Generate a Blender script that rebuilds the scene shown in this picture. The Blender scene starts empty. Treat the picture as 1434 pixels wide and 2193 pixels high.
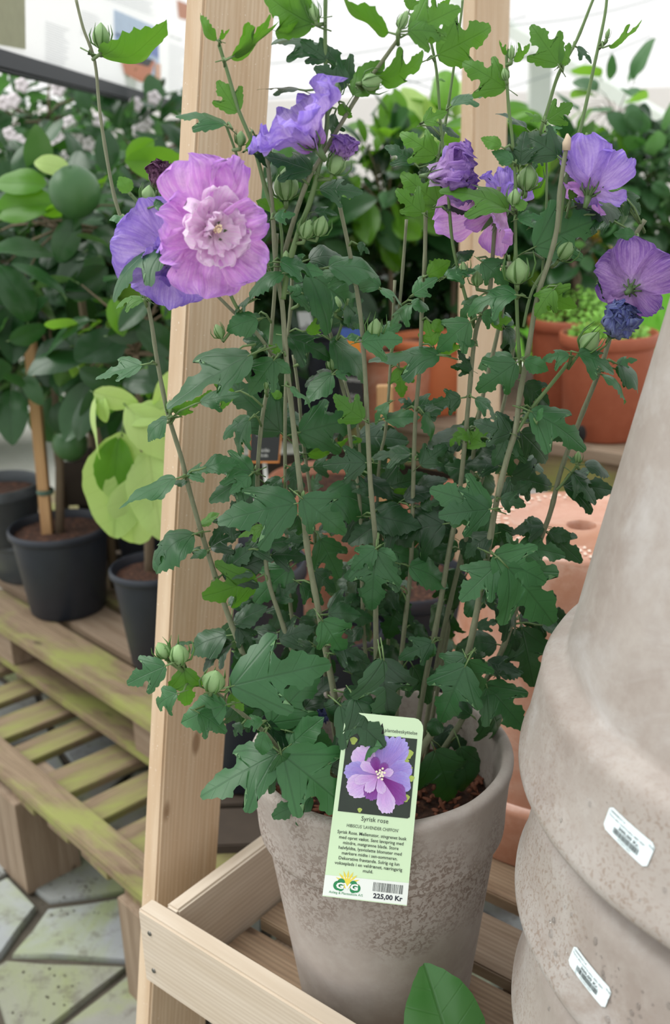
import bpy, bmesh, math, random
from mathutils import Vector, Matrix, noise
from math import sin, cos, pi, radians
S = bpy.context.scene
COL = S.collection
rnd = random.Random(7)
# ---------------------------------------------------------------- camera
F, PITCH, ROLL, CH = 2200.0, radians(19.07), radians(-1.94), 1.5
cam_d = bpy.data.cameras.new('camera'); cam = bpy.data.objects.new('camera', cam_d); COL.objects.link(cam)
cam.matrix_world = Matrix.Translation((0, 0, CH)) @ Matrix.Rotation(pi/2-PITCH, 4, 'X') @ Matrix.Rotation(ROLL, 4, 'Z')
cam_d.sensor_fit = 'HORIZONTAL'; cam_d.sensor_width = 36.0; cam_d.lens = F*36.0/1434.0
cam_d.clip_start = 0.05; cam_d.clip_end = 200
cam_d.dof.use_dof = True; cam_d.dof.focus_distance = 1.0
cam_d.dof.aperture_fstop = (cam_d.lens/1000.0)/0.0066
S.camera = cam
# ---------------------------------------------------------------- overcast sky + soft sun
w = bpy.data.worlds.new('sky'); S.world = w; w.use_nodes = True
nt = w.node_tree; bg = nt.nodes['Background']
tc = nt.nodes.new('ShaderNodeTexCoord'); sx = nt.nodes.new('ShaderNodeSeparateXYZ'); cr = nt.nodes.new('ShaderNodeValToRGB')
nt.links.new(tc.outputs['Generated'], sx.inputs[0]); nt.links.new(sx.outputs['Z'], cr.inputs[0]); nt.links.new(cr.outputs[0], bg.inputs[0])
cr.color_ramp.elements[0].color = (0.96, 0.95, 0.94, 1); cr.color_ramp.elements[1].color = (0.93, 0.98, 1.0, 1)
bg.inputs[1].default_value = 1.12
sd = bpy.data.lights.new('sun', 'SUN'); sd.energy = 2.7; sd.angle = radians(50); sd.color = (1, 0.985, 0.95)
so = bpy.data.objects.new('sun', sd); COL.objects.link(so)
so.rotation_euler = Vector((0.62, -0.10, -1.0)).to_track_quat('-Z', 'Y').to_euler()
S.view_settings.view_transform = 'Standard'; S.view_settings.look = 'None'
S.view_settings.exposure = 0.12; S.view_settings.gamma = 1.0; S.view_settings.use_curve_mapping = False
# ---------------------------------------------------------------- photo rays -> world points
O = Vector((0, 0, CH))
def ray(x, y):
    a = (x-717)/F; b = -(y-1096.5)/F
    c, s = cos(ROLL), sin(ROLL); a, b = a*c-b*s, a*s+b*c
    return Vector((a, cos(PITCH)+b*sin(PITCH), -sin(PITCH)+b*cos(PITCH)))
def UY(x, y, Y): d = ray(x, y); return O+d*(Y/d.y)
def UZ(x, y, Z): d = ray(x, y); return O+d*((Z-CH)/d.z)
def UP(x, y, p0, n): d = ray(x, y); return O+d*((p0-O).dot(n)/d.dot(n))
# ---------------------------------------------------------------- object helpers
def tag(o, label=None, cat=None, group=None, kind=None):
    if label: o['label'] = label
    if cat: o['category'] = cat
    if group: o['group'] = group
    if kind: o['kind'] = kind
    return o
def empty(name, loc, label, cat, group=None):
    o = bpy.data.objects.new(name, None); COL.objects.link(o); o.location = loc; o.empty_display_size = .05
    return tag(o, label, cat, group)
def link(name, me, parent=None, mw=None, mat=None):
    o = bpy.data.objects.new(name, me); COL.objects.link(o)
    if parent is not None:
        o.parent = parent; o.matrix_parent_inverse = Matrix.Identity(4)
        pm = PW(parent).inverted(); o.matrix_basis = pm @ (mw if mw is not None else Matrix.Identity(4))
    elif mw is not None: o.matrix_basis = mw
    if mat is not None and len(me.materials) == 0: me.materials.append(mat)
    elif mat is not None and me.materials[0] is not mat:
        o.material_slots[0].link = 'OBJECT'; o.material_slots[0].material = mat
    return o
def PW(o):
    m = o.matrix_basis.copy()
    while o.parent is not None: o = o.parent; m = o.matrix_basis @ m
    return m
class MB:
    def __init__(s): s.v = []; s.f = []; s.uv = []; s.mi = []
    def quadgrid(s, rows, uvs=None, closed=False, mi=0):
        n = len(rows[0]); b = len(s.v)
        for i, r in enumerate(rows):
            for j, p in enumerate(r):
                s.v.append(tuple(p)); s.uv.append(uvs[i][j] if uvs else (j/max(1, n-1), i/max(1, len(rows)-1)))
        for i in range(len(rows)-1):
            for j in range(n if closed else n-1):
                k = (j+1) % n
                s.f.append((b+i*n+j, b+i*n+k, b+(i+1)*n+k, b+(i+1)*n+j)); s.mi.append(mi)
    def poly(s, pts, uvs=None, mi=0):
        b = len(s.v)
        for i, p in enumerate(pts): s.v.append(tuple(p)); s.uv.append(uvs[i] if uvs else (p[0], p[1]))
        s.f.append(tuple(range(b, b+len(pts)))); s.mi.append(mi)
    def tube(s, pts, rad, n=6, cap=True, mi=0):
        pts = [Vector(p) for p in pts]; rows = []; prev = None
        for i, p in enumerate(pts):
            t = (pts[min(i+1, len(pts)-1)]-pts[max(i-1, 0)]).normalized()
            if prev is None: a = t.orthogonal().normalized()
            else:
                a = prev - t*prev.dot(t)
                a = a.normalized() if a.length > 1e-6 else t.orthogonal().normalized()
            prev = a; bb = t.cross(a); r = rad[i] if isinstance(rad, (list, tuple)) else rad
            rows.append([p+(a*cos(2*pi*k/n)+bb*sin(2*pi*k/n))*r for k in range(n)])
        b = len(s.v); s.quadgrid(rows, closed=True, mi=mi)
        if cap:
            s.f.append(tuple(b+k for k in reversed(range(n)))); s.mi.append(mi)
            e = b+(len(pts)-1)*n; s.f.append(tuple(e+k for k in range(n))); s.mi.append(mi)
    def lathe(s, prof, n=64, c=(0, 0, 0), wob=0, mi=0):
        rows = []
        for i, (r, z) in enumerate(prof):
            row = []
            for k in range(n):
                a = 2*pi*k/n; rr = r
                if wob: rr += wob*noise.noise(Vector((cos(a)*3, sin(a)*3, z*12)))
                row.append((c[0]+rr*cos(a), c[1]+rr*sin(a), c[2]+z))
            rows.append(row)
        s.quadgrid(rows, closed=True, mi=mi)
    def ell(s, c, r, n=8, m=6, mat=None, mi=0):
        rows = []
        for i in range(m+1):
            t = -pi/2+pi*i/m; row = []
            for k in range(n):
                a = 2*pi*k/n; p = Vector((r[0]*cos(t)*cos(a), r[1]*cos(t)*sin(a), r[2]*sin(t)))
                if mat is not None: p = mat @ p
                row.append(Vector(c)+p)
            rows.append(row)
        s.quadgrid(rows, closed=True, mi=mi)
    def mesh(s, name, smooth=True, mats=None):
        me = bpy.data.meshes.new(name); me.from_pydata(s.v, [], s.f)
        uvl = me.uv_layers.new(name='UVMap')
        for l in me.loops: uvl.data[l.index].uv = s.uv[l.vertex_index]
        if smooth: me.polygons.foreach_set('use_smooth', [True]*len(me.polygons))
        if mats:
            for m in mats: me.materials.append(m)
        if any(s.mi): me.polygons.foreach_set('material_index', s.mi)
        me.update(); return me
    def build(s, name, mat, parent=None, mw=None, smooth=True):
        """vertices are in world coordinates unless mw is given"""
        mats = mat if isinstance(mat, list) else [mat]
        me = s.mesh(name, smooth, mats)
        return link(name, me, parent, mw)
def sharp(o, deg=35):
    me = o.data; bm = bmesh.new(); bm.from_mesh(me)
    bmesh.ops.remove_doubles(bm, verts=bm.verts, dist=1e-6); bmesh.ops.recalc_face_normals(bm, faces=bm.faces)
    for e in bm.edges:
        if len(e.link_faces) == 2: e.smooth = e.calc_face_angle(0) < radians(deg)
    bm.to_mesh(me); bm.free(); return o
def box_mesh(name, lx, ly, lz, bev=.002, seg=1, rough=0, seed=0):
    bm = bmesh.new(); bmesh.ops.create_cube(bm, size=1)
    for v in bm.verts: v.co = Vector((v.co.x*lx, v.co.y*ly, v.co.z*lz))
    if bev: bmesh.ops.bevel(bm, geom=bm.edges[:], offset=bev, segments=seg, affect='EDGES')
    me = bpy.data.meshes.new(name); bm.to_mesh(me); bm.free()
    me.uv_layers.new(name='UVMap'); return me
def board(name, p0, p1, wdir, wd, th, mat, parent=None, bev=.002):
    """a sawn board whose grain (local X) runs from p0 to p1; wdir = width direction"""
    p0 = Vector(p0); p1 = Vector(p1); x = (p1-p0); L = x.length; x.normalize()
    z = x.cross(Vector(wdir)).normalized(); y = z.cross(x)
    M = Matrix((x, y, z)).transposed().to_4x4(); M.translation = (p0+p1)/2
    me = box_mesh(name, L, wd, th, bev, 2)
    return link(name, me, parent, M, mat)
# ---------------------------------------------------------------- material helpers
def srgb(r, g, b):
    f = lambda c: (c/255/12.92) if c/255 <= .04045 else ((c/255+.055)/1.055)**2.4
    return (f(r), f(g), f(b), 1)
class NT:
    def __init__(s, name):
        s.m = bpy.data.materials.new(name); s.m.use_nodes = True; s.t = s.m.node_tree
        s.p = s.t.nodes['Principled BSDF']; s.out = s.t.nodes['Material Output']
    def n(s, typ, **k):
        nd = s.t.nodes.new('ShaderNode'+typ)
        for a, b in k.items():
            if a.startswith('_'): setattr(nd, a[1:], b)
            else: nd.inputs[a].default_value = b
        return nd
    def l(s, a, b): s.t.links.new(a, b)
    def coord(s, kind='Object', scale=(1, 1, 1)):
        c = s.n('TexCoord'); m = s.n('Mapping'); s.l(c.outputs[kind], m.inputs[0]); m.inputs['Scale'].default_value = scale
        return m.outputs[0]
    def rcoord(s, scale=(1, 1, 1)):
        c = s.n('TexCoord'); oi = s.n('ObjectInfo'); mm = s.n('Math', _operation='MULTIPLY'); mm.inputs[1].default_value = 37.0
        s.l(oi.outputs['Random'], mm.inputs[0]); v = s.n('VectorMath', _operation='ADD'); s.l(c.outputs['Object'], v.inputs[0]); s.l(mm.outputs[0], v.inputs[1])
        m = s.n('Mapping'); s.l(v.outputs[0], m.inputs[0]); m.inputs['Scale'].default_value = scale; return m.outputs[0]
    def noise(s, vec, scale=5, detail=4, rough=.55, dist=0):
        nd = s.n('TexNoise', Scale=scale, Detail=detail, Roughness=rough, Distortion=dist); s.l(vec, nd.inputs['Vector']); return nd.outputs[0]
    def ramp(s, fac, stops):
        nd = s.n('ValToRGB'); e = nd.color_ramp.elements
        while len(e) < len(stops): e.new(.5)
        for i, (p, c) in enumerate(stops): e[i].position = p; e[i].color = c
        s.l(fac, nd.inputs[0]); return nd.outputs[0]
    def mix(s, fac, a, b, mode='MIX'):
        nd = s.t.nodes.new('ShaderNodeMix'); nd.data_type = 'RGBA'; nd.blend_type = mode
        for i, v in ((0, fac), (6, a), (7, b)):
            if isinstance(v, (float, int, tuple)): nd.inputs[i].default_value = v
            else: s.l(v, nd.inputs[i])
        return nd.outputs[2]
    def math(s, op, a, b=0.0, c=None):
        nd = s.n('Math', _operation=op)
        for i, v in enumerate((a, b) if c is None else (a, b, c)):
            if isinstance(v, (float, int)): nd.inputs[i].default_value = v
            else: s.l(v, nd.inputs[i])
        return nd.outputs[0]
    def bump(s, h, strength=.3, dist=.002):
        nd = s.n('Bump', Strength=strength, Distance=dist); s.l(h, nd.inputs['Height']); s.l(nd.outputs[0], s.p.inputs['Normal']); return nd
    def col(s, c):
        if isinstance(c, tuple): s.p.inputs['Base Color'].default_value = c
        else: s.l(c, s.p.inputs['Base Color'])
    def setp(s, **k):
        for a, b in k.items(): s.p.inputs[a.replace('_', ' ')].default_value = b
        return s
W4 = (1, 1, 1, 1); B4 = (0, 0, 0, 1)
def m_wood(name, c1, c2, c3, moss=None, rough=.7, gs=1.0, specks=False):
    n = NT(name); v = n.rcoord((1.6*gs, 14*gs, 14*gs))
    g = n.noise(v, 2.2, 5, .6, 1.2)
    v2 = n.rcoord((1.2*gs, 22*gs, 22*gs)); wv = n.n('TexWave', Scale=2.0, Distortion=6.0, Detail=2.0); wv.bands_direction = 'Y'; wv.inputs['Detail Scale'].default_value = 1.0
    n.l(v2, wv.inputs['Vector'])
    fine = n.noise(n.rcoord((5, 130, 130)), 1.0, 4, .6, .4)
    c = n.mix(n.ramp(g, [(.35, B4), (.68, W4)]), c1, c2)
    c = n.mix(n.math('MULTIPLY', wv.outputs[1], .38), c, c3)
    c = n.mix(.14, c, n.ramp(fine, [(.3, (.5, .42, .35, 1)), (.7, (1, 1, 1, 1))]), 'MULTIPLY')
    vk = n.n('TexVoronoi', Scale=1.0); vk.inputs['Randomness'].default_value = 1; n.l(n.rcoord((4.5, 11, 11)), vk.inputs['Vector'])
    kn = n.ramp(vk.outputs['Distance'], [(.055, (.75, .75, .75, 1)), (.10, B4)])
    c = n.mix(kn, c, (c3[0]*.45, c3[1]*.38, c3[2]*.3, 1))
    if specks:
        sp = n.noise(n.rcoord((230, 330, 330)), 1.0, 2, .5); c = n.mix(n.ramp(sp, [(.69, B4), (.74, (.7, .7, .7, 1))]), c, (.85, .78, .68, 1))
    if moss:
        ms = n.noise(n.coord('Object', (3, 7, 7)), 1.3, 5, .65, .5)
        c = n.mix(n.ramp(ms, [(.46, B4), (.66, (.85, .85, .85, 1))]), c, moss)
    n.col(c); n.setp(Roughness=rough); n.bump(n.mix(.5, g, fine), .35, .0012); return n.m
PINE = m_wood('pine', srgb(214, 192, 164), srgb(200, 172, 140), srgb(182, 150, 116), specks=True)
PINE2 = m_wood('pale_planed_wood', srgb(216, 204, 187), srgb(202, 188, 168), srgb(182, 164, 142))
OLDW = m_wood('weathered_wood', srgb(158, 140, 120), srgb(132, 112, 92), srgb(104, 84, 64))
MOSSW = m_wood('mossy_wood', srgb(150, 130, 105), srgb(116, 96, 74), srgb(84, 66, 48), moss=srgb(140, 146, 76))
DIRTYW = m_wood('damp_stained_wood', srgb(164, 142, 116), srgb(134, 110, 86), srgb(88, 68, 52))
STAKE = m_wood('stake_wood', srgb(205, 165, 115), srgb(185, 145, 100), srgb(150, 112, 75))
def m_clay(name, c1, c2, c3, rough=.85, spot=None, spotamt=.6, eff=None, sc=1.0, bump=.25, drips=False):
    n = NT(name); v = n.rcoord((sc, sc, sc))
    g = n.noise(v, 7, 6, .65, .3); f = n.noise(v, 160, 4, .6); h = n.noise(v, 45, 5, .65)
    c = n.mix(n.ramp(g, [(.35, B4), (.65, W4)]), c1, c2); c = n.mix(n.ramp(h, [(.45, B4), (.75, (.6, .6, .6, 1))]), c, c3)
    if eff:
        e = n.noise(n.rcoord((3*sc, 3*sc, 5*sc)), 2.2, 7, .7, .8); c = n.mix(n.ramp(e, [(.50, B4), (.72, (.75, .75, .75, 1))]), c, eff)
    if spot:
        s1 = n.noise(v, 290, 3, .55, .6); s2 = n.noise(v, 5.5, 3, .5)
        k = n.math('MULTIPLY', n.ramp(s1, [(.54, B4), (.60, W4)]), n.ramp(s2, [(.46, B4), (.60, W4)])); k = n.math('MULTIPLY', k, spotamt)
        if drips: sz_ = n.n('SeparateXYZ'); n.l(n.coord('Object', (1, 1, 1)), sz_.inputs[0]); k = n.math('MULTIPLY', k, n.ramp(sz_.outputs[2], [(.08, W4), (.11, (.08, .08, .08, 1))]))
        c = n.mix(k, c, spot)
    n.col(c); n.setp(Roughness=rough); n.p.inputs['Specular IOR Level'].default_value = .3
    n.bump(n.mix(.5, f, h), bump, .0015); return n.m
GREYPOT = m_clay('grey_clay', srgb(176, 167, 159), srgb(164, 153, 144), srgb(186, 179, 172), eff=srgb(200, 197, 194), spot=srgb(118, 98, 84), spotamt=.75)
GREYSTACK = m_clay('grey_clay_wet', srgb(164, 156, 149), srgb(146, 135, 127), srgb(172, 165, 158), rough=.5, eff=srgb(182, 179, 176), spot=srgb(128, 108, 92), spotamt=.6, drips=True)
TERRA = m_clay('terracotta', srgb(198, 136, 108), srgb(184, 120, 92), srgb(206, 150, 124), eff=srgb(214, 176, 156), rough=.7)
TERRA_W = m_clay('wet_terracotta', srgb(204, 152, 128), srgb(192, 136, 110), srgb(214, 168, 146), eff=srgb(226, 196, 180), rough=.30, bump=.1); TERRA_W.node_tree.nodes['Principled BSDF'].inputs['Specular IOR Level'].default_value = .8
TERRA_PL = m_clay('terracotta_plastic', srgb(164, 92, 66), srgb(154, 84, 60), srgb(174, 102, 76), rough=.5, bump=.05)
def simple(name, c, rough=.5, var=.0, **k):
    n = NT(name)
    if var:
        v = n.rcoord(); g = n.noise(v, 30, 4, .6); n.col(n.mix(g, tuple([x*(1-var) for x in c[:3]]+[1]), tuple([min(1, x*(1+var)) for x in c[:3]]+[1])))
    else: n.col(c)
    n.setp(Roughness=rough, **k); return n.m
BLACKPL = simple('black_plastic', srgb(34, 40, 50), .45, .25)
DKGREY = simple('dark_glazed_clay', srgb(70, 76, 80), .35, .2)
SOIL = NT('soil'); _v = SOIL.rcoord(); _g = SOIL.noise(_v, 90, 5, .7); SOIL.col(SOIL.ramp(_g, [(.3, srgb(30, 20, 15)), (.55, srgb(80, 50, 36)), (.75, srgb(150, 105, 78))])); SOIL.setp(Roughness=.95); SOIL.bump(_g, .9, .01); SOIL = SOIL.m
BARK = simple('bark_chip', srgb(120, 70, 48), .8, .4)
STRAW = simple('dry_straw', srgb(160, 115, 80), .8, .4)
def m_leaf(name, c1, c2, under, trans, tw=.25, rough=.42, lobed=True, vein=None, veinamt=.35, spec=.4, latk=34.0):
    n = NT(name); c = n.n('TexCoord'); s = n.n('SeparateXYZ'); n.l(c.outputs['UV'], s.inputs[0])
    x = n.math('ABSOLUTE', n.math('SUBTRACT', s.outputs[0], .5)); v = s.outputs[1]
    d = n.math('MULTIPLY', x, 1.0)
    if lobed:
        d2 = n.math('ABSOLUTE', n.math('SUBTRACT', n.math('MULTIPLY', x, .77), n.math('MULTIPLY', n.math('SUBTRACT', v, .02), .64)))
        d = n.math('MINIMUM', d, d2)
    m1 = n.ramp(d, [(.004, W4), (.014, B4)])
    lat = n.math('SINE', n.math('MULTIPLY', n.math('SUBTRACT', v, n.math('MULTIPLY', x, .8)), latk))
    m2 = n.math('MULTIPLY', n.ramp(lat, [(.93, B4), (1.0, W4)]), .4)
    vm = n.math('MAXIMUM', m1, m2)
    oi = n.n('ObjectInfo'); g = n.noise(n.rcoord((1, 1, 1)), 25, 3, .6)
    mixf = n.math('ADD', n.math('MULTIPLY', oi.outputs['Random'], .75), n.math('MULTIPLY', g, .3))
    col = n.mix(mixf, c1, c2); col = n.mix(n.math('MULTIPLY', vm, veinamt), col, vein or (c1[0]*.55, c1[1]*.55, c1[2]*.55, 1))
    geo = n.n('NewGeometry'); col = n.mix(geo.outputs['Backfacing'], col, under)
    n.col(col); n.setp(Roughness=rough); n.p.inputs['Specular IOR Level'].default_value = spec
    b = n.bump(n.math('MULTIPLY', vm, -1.0), .35, .0008)
    tr = n.n('BsdfTranslucent'); tr.inputs[0].default_value = trans
    mx = n.n('MixShader'); mx.inputs[0].default_value = tw; n.l(n.p.outputs[0], mx.inputs[1]); n.l(tr.outputs[0], mx.inputs[2]); n.l(mx.outputs[0], n.out.inputs[0])
    return n.m
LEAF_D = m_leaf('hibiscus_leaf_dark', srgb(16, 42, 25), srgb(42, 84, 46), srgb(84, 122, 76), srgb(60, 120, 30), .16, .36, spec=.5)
LEAF_M = m_leaf('hibiscus_leaf_lit', srgb(34, 78, 43), srgb(62, 116, 66), srgb(104, 144, 96), srgb(80, 140, 40), .2, .40, spec=.5)  # lit copy of the dark leaf, the light painted into its green
LEAF_B = m_leaf('hibiscus_leaf_young_backlit', srgb(58, 104, 38), srgb(92, 142, 52), srgb(100, 146, 62), srgb(110, 170, 40), .32)  # young leaves, and backlit ones with that brightness put into the colour
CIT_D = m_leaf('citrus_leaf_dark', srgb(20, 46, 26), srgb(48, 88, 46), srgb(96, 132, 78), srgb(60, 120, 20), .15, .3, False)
CIT_B = m_leaf('citrus_leaf_bright', srgb(70, 124, 30), srgb(108, 160, 48), srgb(150, 186, 96), srgb(130, 190, 40), .4, .35, False)
CIT_P = m_leaf('citrus_leaf_pale', srgb(176, 206, 118), srgb(196, 222, 142), srgb(190, 214, 136), srgb(170, 210, 90), .35, .4, False)
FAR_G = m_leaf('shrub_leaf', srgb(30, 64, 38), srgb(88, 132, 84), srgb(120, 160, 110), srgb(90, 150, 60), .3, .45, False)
STEM = NT('woody_stem'); _v = STEM.rcoord(); _g = STEM.noise(STEM.coord('Object', (120, 120, 25)), 4, 4, .6); STEM.col(STEM.mix(_g, srgb(94, 102, 74), srgb(142, 144, 118))); STEM.setp(Roughness=.75); STEM.bump(_g, .4, .0008); STEM = STEM.m
GSTEM = simple('green_stem', srgb(98, 124, 74), .55, .2)
BUDM = simple('bud_green', srgb(128, 160, 104), .55, .15)
BRACT = simple('bract_green', srgb(74, 112, 50), .5, .2)
CALYX = simple('calyx_green', srgb(84, 112, 66), .5, .2)
def m_petal(name, base, mid, edge, throat, tw=.35, cz=.28):
    n = NT(name); c = n.n('TexCoord'); s = n.n('SeparateXYZ'); n.l(c.outputs['UV'], s.inputs[0])
    mp = n.n('Mapping'); n.l(c.outputs['UV'], mp.inputs[0]); mp.inputs['Scale'].default_value = (30, 2.2, 1)
    ray_ = n.noise(mp.outputs[0], 1.0, 4, .6, .4)
    mp2 = n.n('Mapping'); n.l(c.outputs['UV'], mp2.inputs[0]); mp2.inputs['Scale'].default_value = (9, 7, 1); cr_ = n.noise(mp2.outputs[0], 1.0, 5, .65, 1.5)
    col = n.ramp(s.outputs[1], [(0.0, throat), (.28, base), (.7, mid), (1.0, edge)])
    col = n.mix(n.ramp(ray_, [(.42, B4), (.64, (.5, .5, .5, 1))]), col, (min(1, base[0]*1.3), min(1, base[1]*1.5), min(1, base[2]*1.2), 1))
    col = n.mix(n.ramp(cr_, [(.40, (cz, cz, cz, 1)), (.55, B4)]), col, (mid[0]*.72, mid[1]*.66, mid[2]*.85, 1))  # shade in the creases painted into the petal colour
    n.col(col); n.setp(Roughness=.6); n.p.inputs['Specular IOR Level'].default_value = .25
    n.bump(n.mix(.5, ray_, cr_), .5, .0025)
    tr = n.n('BsdfTranslucent'); n.l(col, tr.inputs[0])
    mx = n.n('MixShader'); mx.inputs[0].default_value = tw; n.l(n.p.outputs[0], mx.inputs[1]); n.l(tr.outputs[0], mx.inputs[2]); n.l(mx.outputs[0], n.out.inputs[0]); return n.m
PT_PINK = m_petal('petal_pink_lilac', srgb(240, 184, 240), srgb(224, 156, 232), srgb(208, 152, 240), srgb(222, 110, 200))
PT_INN = m_petal('petal_inner_pink', srgb(252, 226, 246), srgb(248, 212, 244), srgb(250, 226, 250), srgb(244, 180, 225), .45, .08)
PT_LAV = m_petal('petal_lavender', srgb(204, 172, 240), srgb(174, 142, 230), srgb(150, 124, 224), srgb(170, 100, 190))
PT_PUR = m_petal('petal_purple', srgb(190, 150, 214), srgb(146, 104, 186), srgb(112, 78, 166), srgb(216, 200, 226))
PT_BLU = m_petal('petal_withered_blue', srgb(140, 146, 190), srgb(84, 90, 154), srgb(54, 60, 124), srgb(130, 130, 170), .15)
PT_MAR = m_petal('petal_withered_maroon', srgb(130, 90, 120), srgb(96, 56, 86), srgb(80, 44, 76), srgb(120, 130, 90), .15)
WHITEM = simple('white_board', srgb(245, 245, 245), .5)
# ================================================================ SETTING
e1 = Vector((.77, -.637, 0)).normalized(); e2 = Vector((.637, .77, 0)).normalized(); UPV = Vector((0, 0, 1))
GROUNDM = NT('pale_ground'); _v = GROUNDM.coord('Object', (1, 1, 1)); _g = GROUNDM.noise(_v, 1.4, 6, .65); _h = GROUNDM.noise(_v, 14, 5, .7)
GROUNDM.col(GROUNDM.mix(_h, GROUNDM.mix(_g, srgb(120, 118, 108), srgb(196, 196, 190)), srgb(150, 148, 138))); GROUNDM.setp(Roughness=.85); GROUNDM.bump(_h, .4, .01)
m = MB(); m.quadgrid([[(-12, -3, -.012), (12, -3, -.012)], [(-12, 16, -.012), (12, 16, -.012)]])
floor = tag(m.build('floor', GROUNDM.m), kind='structure')
# the dark earth between the flagstones
EARTH = simple('dark_joint_earth', srgb(78, 72, 62), .95, .5)
m = MB(); m.quadgrid([[(-1.9, .4, -.006), (.9, .4, -.006)], [(-1.9, 3.6, -.006), (.9, 3.6, -.006)]]); m.build('joint_bed', EARTH, floor)
STONE = []
for k, (a, b) in enumerate(((srgb(128, 130, 126), srgb(158, 162, 160)), (srgb(116, 116, 108), srgb(148, 148, 140)), (srgb(134, 138, 138), srgb(166, 170, 172)))):
    n = NT('flagstone_%s' % 'abc'[k]); v = n.rcoord(); g = n.noise(v, 5, 6, .65); h = n.noise(v, 3.2, 5, .6, .6); d = n.noise(v, 26, 5, .7)
    c = n.mix(g, a, b); c = n.mix(n.ramp(h, [(.46, B4), (.62, (.7, .7, .7, 1))]), c, srgb(136, 148, 88)); c = n.mix(n.ramp(d, [(.52, B4), (.66, (.55, .55, .55, 1))]), c, srgb(92, 86, 76))
    n.col(c); n.setp(Roughness=.8); n.bump(d, .4, .004); STONE.append(n.m)
rs = random.Random(3); seeds = []
for i in range(12):
    for j in range(12):
        seeds.append(Vector((-1.75+i*.225+rs.uniform(-.10, .10)+(j % 2)*.10, .55+j*.235+rs.uniform(-.10, .10))))
for si, p in enumerate(seeds):
    if not (-1.6 < p.x < .75 and .7 < p.y < 3.2): continue
    poly = [Vector((p.x-.5, p.y-.5)), Vector((p.x+.5, p.y-.5)), Vector((p.x+.5, p.y+.5)), Vector((p.x-.5, p.y+.5))]
    for q in seeds:
        if q is p or (q-p).length > 1.0: continue
        mid = (p+q)/2; nn = (q-p).normalized(); mid = mid-nn*.008; out = []
        for k in range(len(poly)):
            a = poly[k]; b = poly[(k+1) % len(poly)]; da = (a-mid).dot(nn); db = (b-mid).dot(nn)
            if da <= 0: out.append(a)
            if da*db < 0: out.append(a+(b-a)*(da/(da-db)))
        poly = out
        if not poly: break
    if len(poly) < 3: continue
    pts = []
    for k in range(len(poly)):
        a = poly[k]; b = poly[(k+1) % len(poly)]; ns = max(1, int((b-a).length/.07))
        for t in range(ns):
            pp = a+(b-a)*(t/ns); f = noise.noise(Vector((pp.x*9, pp.y*9, 1)))*.012; pp = pp+(p-pp).normalized()*(abs(f)+.002); pts.append(pp)
    m = MB(); h = rs.uniform(.0, .006)
    top = [(q.x-p.x, q.y-p.y, h) for q in pts]; ins = [(t[0]*.965, t[1]*.965, h+.005) for t in top]; bot = [(t[0], t[1], -.012) for t in top]
    m.quadgrid([bot, top, ins], closed=True); m.poly(ins)
    link('paving_stone', m.mesh('paving_stone', True, [STONE[si % 3]]), floor, Matrix.Translation((p.x, p.y, 0)))
m = MB()
for _ in range(1500):
    x = rs.uniform(-1.2, -.1); y = rs.uniform(1.2, 2.6); z = noise.noise(Vector((x*4, y*4, 7)))
    if z < .12: continue
    s = rs.uniform(.001, .003); m.ell((x, y, .008), (s, s*rs.uniform(.6, 1.6), s*.7), 5, 3)
m.build('crumbs', EARTH, floor)['kind'] = 'stuff'
# greenhouse far wall: low pale wall, frame and wires
PALE = simple('pale_wall_sheet', srgb(244, 238, 234), .8, .02)
m = MB()
def wbox(m, a, b):
    x0, y0, z0 = a; x1, y1, z1 = b
    m.quadgrid([[(x0, y0, z0), (x1, y0, z0), (x1, y1, z0), (x0, y1, z0)], [(x0, y0, z1), (x1, y0, z1), (x1, y1, z1), (x0, y1, z1)]], closed=True)
    m.poly([(x0, y0, z1), (x1, y0, z1), (x1, y1, z1), (x0, y1, z1)]); m.poly([(x0, y1, z0), (x1, y1, z0), (x1, y0, z0), (x0, y0, z0)])
wbox(m, (-9, 9, 0), (9, 9.05, 1.95)); tag(m.build('wall_back', PALE, smooth=False), kind='structure')
FRAME = simple('galvanised_frame', srgb(206, 212, 204), .5, .05)
def Ypt(x, y, Y): return UY(x, y, Y)
m = MB(); a = Ypt(1157, 95, 7.0); b = Ypt(1150, 420, 7.0); board('trim_1', a, (a.x, a.y, .0), (1, 0, 0), .135, .10, FRAME); tag(bpy.data.objects['trim_1'], kind='structure')
a = Ypt(1020, 20, 7.4); b = Ypt(1262, 165, 6.2); board('trim_2', a+(a-b)*.6, b+(b-a)*1.2, (0, 0, 1), .075, .06, FRAME); tag(bpy.data.objects['trim_2'], kind='structure')
a = Ypt(1050, 132, 7.2); b = Ypt(1150, 118, 7.0); board('trim_3', a, b, (0, 0, 1), .03, .03, FRAME); tag(bpy.data.objects['trim_3'], kind='structure')
WIREM = simple('roof_wire', srgb(150, 160, 158), .5)
for wk, (xa, ya, xb, yb) in enumerate(((560, 128, 1020, 52), (560, 30, 700, -8), (560, 200, 1010, 142), (1080, 44, 1380, -6), (555, 60, 800, 135), (900, 225, 1300, 105), (870, 160, 1080, 210))):
    a = Ypt(xa, ya, 6.5); b = Ypt(xb, yb, 6.9); d = b-a; m = MB()
    a = a-d*.25; b = b+d*.25
    m.tube([a+(b-a)*t+Vector((0, 0, -.05*sin(pi*t))) for t in [i/12 for i in range(13)]], .004, 5)
    tag(m.build('hanging_wire', WIREM), 'thin steel wire under the pale roof, '+('sloping past the left side of the rear post', 'highest one left of the rear post', 'lowest one between the two posts', 'upper one right of the rear post', 'steep one near the front post', 'lower one right of the rear post', 'short one crossing the rear post')[wk], 'wire', 'roof wires')
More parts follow.
